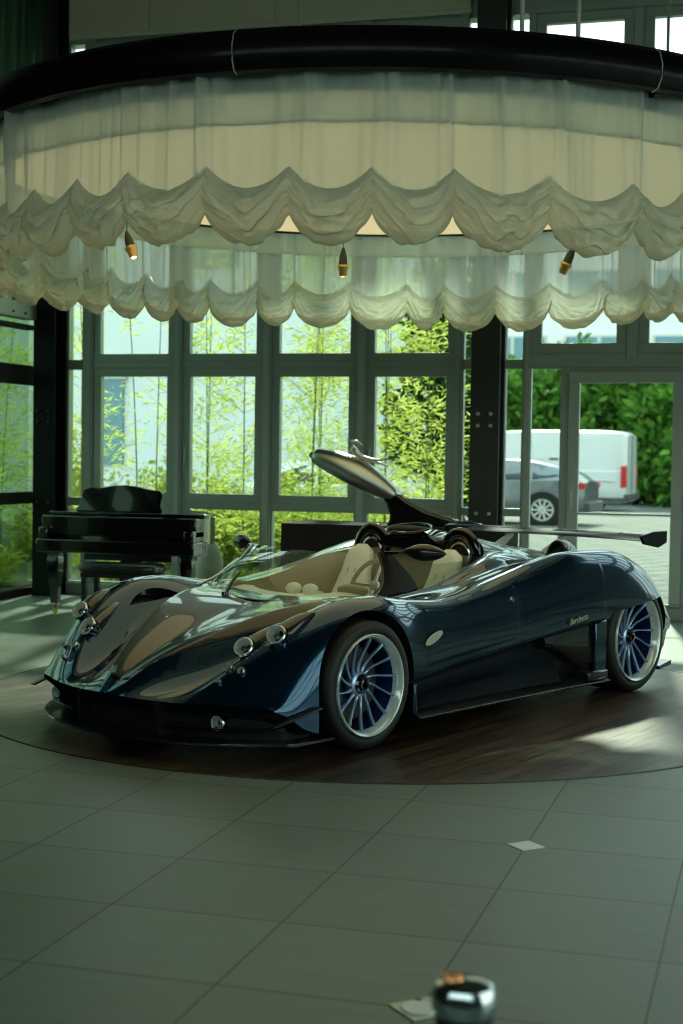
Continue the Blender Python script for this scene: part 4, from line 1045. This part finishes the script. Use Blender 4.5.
# ------------------------------------------------------------------ outside
tag(MB().box(-60, 60, WY + .25, 38.6, -.12, -.02).build('ground_paving', 'paving', smooth=False), 'pale block paving of the forecourt', kind='structure')
tag(MB().box(-90, 90, 38.6, 140, -.14, -.03).build('ground_road', 'asphalt', smooth=False), 'grey asphalt road behind the forecourt', kind='structure')
tag(MB().box(-60, 60, 38.55, 38.7, -.03, .06).build('kerb', 'kerb', smooth=False), kind='structure')
tag(MB().box(-40, -3.4, WY + .3, 22, -.02, .02).build('ground_bed', 'soil', smooth=False), 'planting bed with low growth outside the left windows', kind='structure')
tag(MB().box(-60, XL - .25, -20, WY + .3, -.12, .0).build('ground_side', 'soil', smooth=False), kind='structure')
tag(MB().box(XR + .25, 60, -20, WY + .3, -.12, -.02).build('ground_right', 'paving', smooth=False), kind='structure')
# near white building on the left
bl = empty('white_building', (0, 27, 0), 0, 'white rendered building wall behind the bamboo on the left', 'building')
MB().box(-40, -6.35, 0, 2.5, 0, 8.5).build('wall', 'facade', bl, smooth=False)
MB().box(-12.75, -12.25, -.06, .02, 1.2, 2.85).build('tall_window', 'blueglass', bl, smooth=False)
MB().box(-12.82, -12.18, -.10, .0, 2.85, 2.95).build('lintel', 'frame', bl, smooth=False)
MB().box(-11.6, -10.2, -.05, .0, 3.0, 3.04).build('ledge', 'frame', bl, smooth=False)
for x0 in (-18, -16): MB().box(x0, x0 + 1.0, -.05, .02, 1.0, 2.6).build('window', 'blueglass', bl, smooth=False)
for x0 in (-14, -11, -8.6): MB().box(x0, x0 + 1.1, -.05, .02, 5.0, 6.4).build('window', 'blueglass', bl, smooth=False)
MB().box(-7.2, -6.5, -.9, -.8, 0, 1.25).build('downpipe_box', 'blueglass', bl, smooth=False)
# far white office building
b2 = empty('office_building', (0, 72, 0), 0, 'long white office building with bands of blue windows beyond the trees', 'building')
MB().box(-45, 45, 0, 10, 0, 16).build('wall', 'facade2', b2, smooth=False)
for zi, z0 in enumerate((2.2, 5.3, 8.4, 11.5)):
    if z0 < 5: continue
    x = -14.0
    while x < 3.2:
        f = MB().box(x, x + 3.3, -.12, .02, z0, z0 + 1.9).build('window_band', 'white_strip', b2, smooth=False)
        MB().box(x + .1, x + 1.55, -.16, -.1, z0 + .12, z0 + 1.78).box(x + 1.75, x + 3.2, -.16, -.1, z0 + .12, z0 + 1.78).build('glazing', 'blueglass', f, smooth=False)
        x += 4.15

# vehicles -----------------------------------------------------------------
def vehicle(name, loc, rz, st, paint, wheels, wr, label, cat, glassr, extra=None, group=None):
    """st: (x, halfwidth, zlow, zbelt, zroof, roofhalfwidth); x grows to the rear"""
    o = empty(name, loc, rz, label, cat, group); rs = []
    for x, hw, zl, zb_, zr, rw in st:
        h = [(hw * .92, zl), (hw, zl + .12), (hw * 1.01, (zl + zb_) / 2), (hw * .985, zb_), (hw * .94, zb_ + .03), ((hw * .94 + rw) / 2 + .01, (zb_ + zr) / 2 + .015), (rw, zr - .05), (rw * .88, zr - .01), (rw * .4, zr)]
        ring = [(x, -a, b) for a, b in h] + [(x, a, b) for a, b in reversed(h)]
        rs.append(ring)
    # subdivide along x
    fine = []
    for i in range(len(rs) - 1):
        for k in range(3):
            u = k / 3; fine.append([tuple(a + (b - a) * u for a, b in zip(p, q)) for p, q in zip(rs[i], rs[i + 1])])
    fine.append(rs[-1])
    body_ = MB().rings(fine).build('body', paint, o, ang=40)
    # side glass: quads proud of the cabin flank
    def flank(x, f):
        for i in range(len(st) - 1):
            a, b = st[i], st[i + 1]
            if a[0] <= x <= b[0]:
                u = (x - a[0]) / (b[0] - a[0]); v = [p + (q - p) * u for p, q in zip(a, b)]
                z0, z1 = v[3] + .05, v[4] - .07
                y0, y1 = v[1] * .94, v[5]
                return (y0 + (y1 - y0) * f + .012, z0 + (z1 - z0) * f)
    for poly_ in glassr:
        for sy in (-1, 1):
            vs_ = []
            for x, f in poly_: y, z = flank(x, f); vs_.append((x, sy * y, z))
            MB().add(vs_, [tuple(range(len(vs_)))]).build('side_window', 'darkglass', o, smooth=False, solid=.01)
    hw0 = st[len(st) // 2][1]
    for x in wheels:
        for sy in (-1, 1):
            T = Matrix.Translation((x, sy * (hw0 - .10), wr))
            ar = MB().lathe([(0, -.12), (wr * 1.17, -.12), (wr * 1.17, .113), (0, .113)], 36, T, 'y').build('wheel_arch', 'matte', o)
            t = MB().lathe([(0, -.11), (wr * .95, -.11), (wr, -.07), (wr, .07), (wr * .95, .118), (wr * .68, .122)], 36, T if sy > 0 else T @ Matrix.Scale(-1, 4, Vector((0, 1, 0))), 'y').build('wheel', 'tyre', o)
            rm = MB(); Tm = T if sy > 0 else T @ Matrix.Scale(-1, 4, Vector((0, 1, 0)))
            rm.lathe([(wr * .70, .118), (wr * .68, .128), (wr * .60, .120), (wr * .58, .10)], 36, Tm, 'y')
            for k in range(10):
                a = 2 * PI * k / 10; rm.tube([tuple(Tm @ Vector((.05 * math.cos(a), .118, .05 * math.sin(a)))), tuple(Tm @ Vector((wr * .62 * math.cos(a), .120, wr * .62 * math.sin(a))))], .022, 6)
            rm.lathe([(0, .13), (.07, .125), (.075, .11)], 16, Tm, 'y'); rm.build('wheel_rim', 'bolt', t)
    if extra: extra(o)
    return o
def van_extra(o):
    o.scale.z = .95
    for sy in (-1, 1):
        MB().box(5.78, 5.93, *(sorted((sy * .90, sy * 1.02))), .72, 1.32).build('tail_light', 'red', o, bevel=.02)
        MB().box(.6, 5.9, *(sorted((sy * .96, sy * 1.015))), .30, .42).build('sill_moulding', 'plastic', o, bevel=.01)
        MB().box(2.2, 5.6, *(sorted((sy * .985, sy * 1.012))), .88, .92).build('rub_strip', 'vanwhite', o, bevel=.01)
    MB().box(5.86, 6.02, -.98, .98, .34, .52).build('rear_bumper', 'plastic', o, bevel=.03)
    MB().box(5.90, 5.935, -.02, .02, .55, 2.2).build('door_gap', 'plastic', o)
vst = [(0, .70, .35, .75, .80, .60), (.15, .86, .28, .90, .95, .72), (.9, .95, .25, 1.05, 1.15, .80), (1.05, .96, .25, 1.10, 1.3, .80), (1.75, .97, .25, 1.12, 2.05, .80), (2.2, .98, .25, 1.15, 2.26, .82), (3.2, .98, .25, 1.15, 2.32, .84), (5.2, .98, .25, 1.15, 2.32, .84), (5.78, .97, .26, 1.15, 2.29, .83), (5.92, .93, .30, 1.12, 2.20, .80)]
vehicle('delivery_van', (-9.70, 41.9, -.03), math.radians(-3), vst, 'vanwhite', (.95, 4.75), .34, 'white panel van parked by the hedge, seen through the door glass', 'van', [[(1.45, .05), (2.35, .05), (2.35, .85), (1.85, .80)]], van_extra)
def suv_extra(o):
    o.scale.z = .94
    for sy in (-1, 1): MB().box(4.30, 4.52, *(sorted((sy * .74, sy * .90))), .86, 1.0).build('tail_light', 'red', o, bevel=.02)
    MB().box(4.40, 4.62, -.8, .8, .32, .55).build('rear_bumper', 'plastic', o, bevel=.03)
    MB().box(1.9, 3.6, -.62, -.59, 1.50, 1.53).box(1.9, 3.6, .59, .62, 1.50, 1.53).build('roof_rails', 'bolt', o)
    MB().box(3.55, 3.75, -.04, .04, 1.49, 1.56).build('roof_fin', 'suvgrey', o, bevel=.01)
sst = [(0, .62, .38, .62, .68, .55), (.12, .80, .28, .76, .82, .66), (.6, .90, .24, .88, .94, .72), (1.15, .92, .24, .95, 1.02, .72), (1.85, .92, .24, .98, 1.42, .64), (2.4, .92, .24, 1.0, 1.52, .64), (3.2, .92, .24, 1.02, 1.50, .63), (3.9, .92, .26, 1.04, 1.36, .60), (4.3, .90, .30, 1.03, 1.18, .60), (4.5, .82, .36, .95, 1.02, .58)]
vehicle('parked_car', (-8.33, 33.2, -.02), math.radians(-4), sst, 'suvgrey', (.85, 3.62), .36, 'grey hatchback parked outside, seen right of the dark column', 'car', [[(1.45, .05), (2.45, .0), (2.45, .92), (1.95, .80)], [(2.52, 0), (3.3, 0), (3.3, .92), (2.52, .94)], [(3.37, 0), (3.95, .25), (3.75, .75), (3.37, .90)]], suv_extra)
vehicle('parked_car', (-9.9, 24.6, -.02), math.radians(4), [tuple(v * (1 if k == 0 else .95) for k, v in enumerate(r)) for r in sst], 'carwhite', (.85, 3.62), .33, 'white car parked behind the bamboo leaves in the middle windows', 'car', [[(1.45, .05), (2.45, .0), (2.45, .92), (1.95, .80)], [(2.52, 0), (3.3, 0), (3.3, .92), (2.52, .94)], [(3.37, 0), (3.95, .25), (3.75, .75), (3.37, .90)]], None)

# plants -------------------------------------------------------------------
def leaf_quads(P_, D, N_, ln, wd):
    """arrays of points, directions, normals -> kite shaped leaves"""
    S_ = np.cross(D, N_); S_ /= np.linalg.norm(S_, axis=1)[:, None] + 1e-9
    a = P_; b = P_ + D * (ln * .4)[:, None] + S_ * (wd / 2)[:, None]; c_ = P_ + D * ln[:, None]; e = P_ + D * (ln * .4)[:, None] - S_ * (wd / 2)[:, None]
    n = len(P_); V = np.stack([a, b, c_, e], 1).reshape(-1, 3); Fc = np.arange(4 * n).reshape(-1, 4)
    return V, Fc
def leafmesh(name, V, Fc, mat, parent):
    me = bpy.data.meshes.new(name); me.from_pydata(V.tolist(), [], Fc.tolist()); me.materials.append(M[mat]); me.update()
    o = bpy.data.objects.new(name, me); COL.objects.link(o); o.parent = parent; return o
def unit(a): return a / (np.linalg.norm(a, axis=1)[:, None] + 1e-9)
def bamboo(loc, rs, h=4.6, nc=4, dens=1., label='', spread=.22, lean=.35, zmin=.3):
    o = empty('bamboo', loc, 0, label, 'bamboo', 'bamboo outside the left windows'); st_ = MB(); PP, DD = [], []
    for c_ in range(nc):
        a = rs.rand() * 2 * PI; bx, by = spread * rs.rand() * math.cos(a), spread * rs.rand() * math.sin(a); hh = h * (.75 + .35 * rs.rand())
        la = rs.rand() * 2 * PI; lx, ly = lean * rs.rand() * math.cos(la), lean * rs.rand() * math.sin(la)
        path = [(bx + lx * (t ** 2), by + ly * t ** 2, hh * t) for t in np.linspace(0, 1, 14)]
        st_.tube(path, [.011 * (1 - .75 * t) for t in np.linspace(0, 1, 14)], 6)
        nb = int(22 * dens)
        for b in range(nb):
            t = zmin / hh + (1 - zmin / hh) * rs.rand() ** 1.25; px, py, pz = bx + lx * t ** 2, by + ly * t ** 2, hh * t
            ba = rs.rand() * 2 * PI; bl = .25 + .55 * rs.rand(); up = .25 + .7 * rs.rand()
            e = (px + bl * math.cos(ba), py + bl * math.sin(ba), pz + bl * up); st_.tube([(px, py, pz), e], [.003, .0015], 3)
            nl = int(30 + 24 * rs.rand())
            for _ in range(nl):
                u = .15 + .85 * rs.rand(); tw = .10 * rs.randn(3)
                PP.append((px + (e[0] - px) * u + tw[0], py + (e[1] - py) * u + tw[1], pz + (e[2] - pz) * u + tw[2] * .6))
                DD.append((math.cos(ba) + .9 * rs.randn(), math.sin(ba) + .9 * rs.randn(), .15 + .55 * rs.randn()))
    st_.build('culm', 'bamboo_stem', o, fix=False)
    PP = np.array(PP); DD = unit(np.array(DD)); NN = unit(rs.randn(len(PP), 3)); ln = .07 + .075 * rs.rand(len(PP)); V, Fc = leaf_quads(PP, DD, NN, ln, ln * .17)
    leafmesh('foliage', V, Fc, 'bamboo_leaf', o); return o
rb = np.random.RandomState(5)
bm_spots = [(-7.75, 15.9, 3, .8, 'sparse bamboo left of the left slim window'), (-6.95, 16.0, 2, .4, 'thin leaning bamboo behind the piano'), (-6.25, 16.2, 2, 1.7, 'tall bamboo behind the right end of the piano'), (-5.75, 15.7, 1, 1.7, 'bamboo with bare lower stems right of the piano'),
            (-5.35, 17.4, 2, 1.8, 'bamboo further back between piano and covered table'), (-4.95, 16.2, 2, 2.0, 'bamboo behind the left end of the covered table'), (-4.45, 17.4, 2, 1.8, 'bamboo behind the silver sculpture tip'), (-4.15, 15.9, 2, .8, 'bamboo behind the sculpture figure'), (-3.70, 15.9, 2, 1.1, 'bright spiky bamboo left of the dark column'), (-8.6, 14.6, 4, 1.2, 'bamboo outside the left side glass wall'), (-9.4, 16.8, 4, 1.2, 'bamboo furthest left outside the corner')]
for x, y, nc, dn, lb in bm_spots: bamboo((x, y, 0), rb, 4.8, nc, dn, lb)

def blob_plant(name, loc, rad, n, ls, mat, label, cat, group, rs, trunk=None, shell=.55, clumps=26, asp=.55):
    o = empty(name, loc, 0, label, cat, group)
    cc = unit(rs.randn(clumps, 3)) * (shell + (1 - shell) * rs.rand(clumps, 1)); cc[:, 2] = np.abs(cc[:, 2]) * .9 if trunk is None else cc[:, 2]
    k = rs.randint(0, clumps, n); q = cc[k] + unit(rs.randn(n, 3)) * (.30 * rs.rand(n, 1) ** .4)
    P_ = q * np.array(rad)
    if trunk is not None: P_[:, 2] += trunk
    P_[:, 2] = np.abs(P_[:, 2]) + .02
    D = unit(q + .8 * rs.randn(n, 3)); N_ = unit(q + .6 * rs.randn(n, 3)); ln = ls * (.6 + .8 * rs.rand(n)); V, Fc = leaf_quads(P_, D, N_, ln, ln * asp)
    leafmesh('foliage', V, Fc, mat, o)
    t = MB()
    hh = (trunk if trunk is not None else rad[2] * .6)
    for j in range(3 if trunk is None else 1):
        a = rs.rand() * 6; t.tube([(0, 0, 0), (.1 * rad[0] * math.cos(a), .1 * rad[1] * math.sin(a), hh * .5), (.3 * rad[0] * math.cos(a), .3 * rad[1] * math.sin(a), hh)], [.03 * hh + .01, .025 * hh + .008, .01 * hh + .006], 8)
    t.build('stem' if trunk is None else 'trunk', 'bark', o); return o
rt = np.random.RandomState(9)
for (x, y, z, lb) in ((-9.2, 18.3, 1.75, 'yellow green bush outside the corner window'), (-7.9, 17.6, 1.55, 'yellow green flowering bush behind the music desk'), (-7.1, 17.9, 1.45, 'yellow green bush right of the music desk'), (-6.2, 18.6, 1.15, 'yellow green bush behind the bare bamboo stems'), (-5.2, 18.2, .8, 'low yellow green bush behind the covered table')):
    blob_plant('bush', (x, y, 0), (.72, .6, z), 4200, .085, 'bush_leaf', lb, 'bush', 'bushes outside the left windows', rt, None, .35, 30)
for (x, y, r, lb) in ((-6.9, 15.2, .3, 'grass like low plant under the piano window'), (-5.3, 15.1, .28, 'low plant by the boulder'), (-8.2, 14.6, .4, 'low dark plant outside side glass')):
    blob_plant('low_plant', (x, y, 0), (r, r, r * 1.1), 900, .12, 'bush_leaf', lb, 'plant', None, rt, None, .3, 14, .15)
fl = blob_plant('flower_pot', (-4.75, 19.0, .55), (.22, .22, .40), 900, .07, 'flower', 'pot of orange red flowers behind the sculpture', 'flower pot', None, rt, None, .2, 14)
MB().lathe([(0, -.55), (.14, -.55), (.22, 0), (.24, .03), (.20, .03), (.18, -.02), (0, -.02)], 24).build('pot', 'terra', fl)
hz = [(-9.0, 48.5, 3.2, 2.8), (-6.6, 49.5, 3.0, 2.75), (-4.5, 48.5, 2.6, 2.6), (-2.6, 47, 2.6, 2.55), (-.9, 45.8, 2.6, 2.6)]
for i, (x, y, r, h) in enumerate(hz):
    lb = ['leafy tree behind the dark column', 'leafy tree behind the front of the white van', 'leafy tree directly behind the white van', 'leafy green tree right of the van rear', 'broad green tree at right edge beyond the door'][i]
    blob_plant('tree', (x, y, 0), (r * .8, 1.6, h), 6500, .34, 'tree_leaf', lb, 'tree', 'trees along the road', rt, 2.2 * .9, .45, 60)
blob_plant('tree', (-5.45, 24.8, 0), (.85, .7, 2.5), 5000, .2, 'dark_leaf', 'dark green conifer like tree left of the dark column', 'tree', None, rt, 2.4, .3, 40)
#blob_plant('tree', (-9.7, 21.5, 0), (1.3, 1.0, 1.2), 2600, .16, 'bush_leaf', 'yellowish tree by the white building left', 'tree', None, rt, 2.6, .3, 30)
bo = MB(); bo.ell((0, 0, .24), (.15, .14, .29), 24, 16)
bob = bo.build('boulder', 'stone', loc=(-5.93, 15.35, 0)); tag(bob, 'pale upright boulder outside between piano and windscreen', 'boulder')
for (x, lb) in ((-7.32, 'short grey bollard lamp outside, right one above the music desk'), (-7.79, 'short grey bollard lamp outside, left one above the music desk')):
    b = empty('bollard_lamp', (x, 16.9, 0), 0, lb, 'bollard')
    MB().cyl((0, 0, 0), (0, 0, .95), .05, 20).build('post', 'bollard', b); MB().lathe([(.06, .95), (.066, .96), (.066, 1.05), (.045, 1.09), (0, 1.10)], 24).build('cap', 'bollard', b)

# ------------------------------------------------------------------ light
w = bpy.data.worlds.new('World'); SC.world = w; w.use_nodes = True; nt = w.node_tree; nt.nodes.clear()
out = nt.nodes.new('ShaderNodeOutputWorld'); bg = nt.nodes.new('ShaderNodeBackground')
tc = nt.nodes.new('ShaderNodeTexCoord'); sx = nt.nodes.new('ShaderNodeSeparateXYZ'); cr = nt.nodes.new('ShaderNodeValToRGB')
cr.color_ramp.elements[0].position = .45; cr.color_ramp.elements[0].color = (.80, .82, .80, 1); cr.color_ramp.elements[1].position = .9; cr.color_ramp.elements[1].color = (.62, .78, .92, 1)
mr = nt.nodes.new('ShaderNodeMath'); mr.operation = 'MULTIPLY_ADD'; mr.inputs[1].default_value = .5; mr.inputs[2].default_value = .5
nt.links.new(tc.outputs['Generated'], sx.inputs[0]); nt.links.new(sx.outputs['Z'], mr.inputs[0]); nt.links.new(mr.outputs[0], cr.inputs[0]); nt.links.new(cr.outputs[0], bg.inputs[0]); bg.inputs[1].default_value = 3.1
nt.links.new(bg.outputs[0], out.inputs[0])
sd = bpy.data.lights.new('Sun', 'SUN'); sd.energy = 4.8; sd.angle = math.radians(2.5); sd.color = (1, .95, .82)
so = bpy.data.objects.new('Sun', sd); COL.objects.link(so)
el = math.radians(37); dirs = Vector((-.15 * math.cos(el), .99 * math.cos(el), math.sin(el)))
so.rotation_euler = dirs.to_track_quat('Z', 'Y').to_euler(); so.location = (0, 30, 20)

# ------------------------------------------------------------------ camera
cd = bpy.data.cameras.new('Camera'); cam = bpy.data.objects.new('Camera', cd); COL.objects.link(cam); SC.camera = cam
cd.sensor_fit = 'HORIZONTAL'; cd.sensor_width = 36; cd.lens = 1500 / 683 * 36; cd.clip_end = 500; cd.clip_start = .05
cam.location = (0, 0, 1.53)
psi = .2814; pit = .041; rol = .0147
R_ = Matrix.Rotation(psi, 4, 'Z') @ Matrix.Rotation(PI / 2 - pit, 4, 'X') @ Matrix.Rotation(rol, 4, 'Z')
cam.rotation_euler = R_.to_euler()
cd.dof.use_dof = True; cd.dof.focus_distance = 7.9; cd.dof.aperture_fstop = 4.2
SC.view_settings.view_transform = 'Standard'; SC.view_settings.look = 'None'; SC.view_settings.gamma = 1; SC.view_settings.use_curve_mapping = False
SC.view_settings.exposure = 0.0
SC.cycles.filter_width = 1.0; SC.cycles.max_bounces = 10; SC.cycles.transparent_max_bounces = 24; SC.cycles.sample_clamp_indirect = 4; SC.cycles.use_denoising = True
SC.cycles.caustics_reflective = False; SC.cycles.caustics_refractive = False
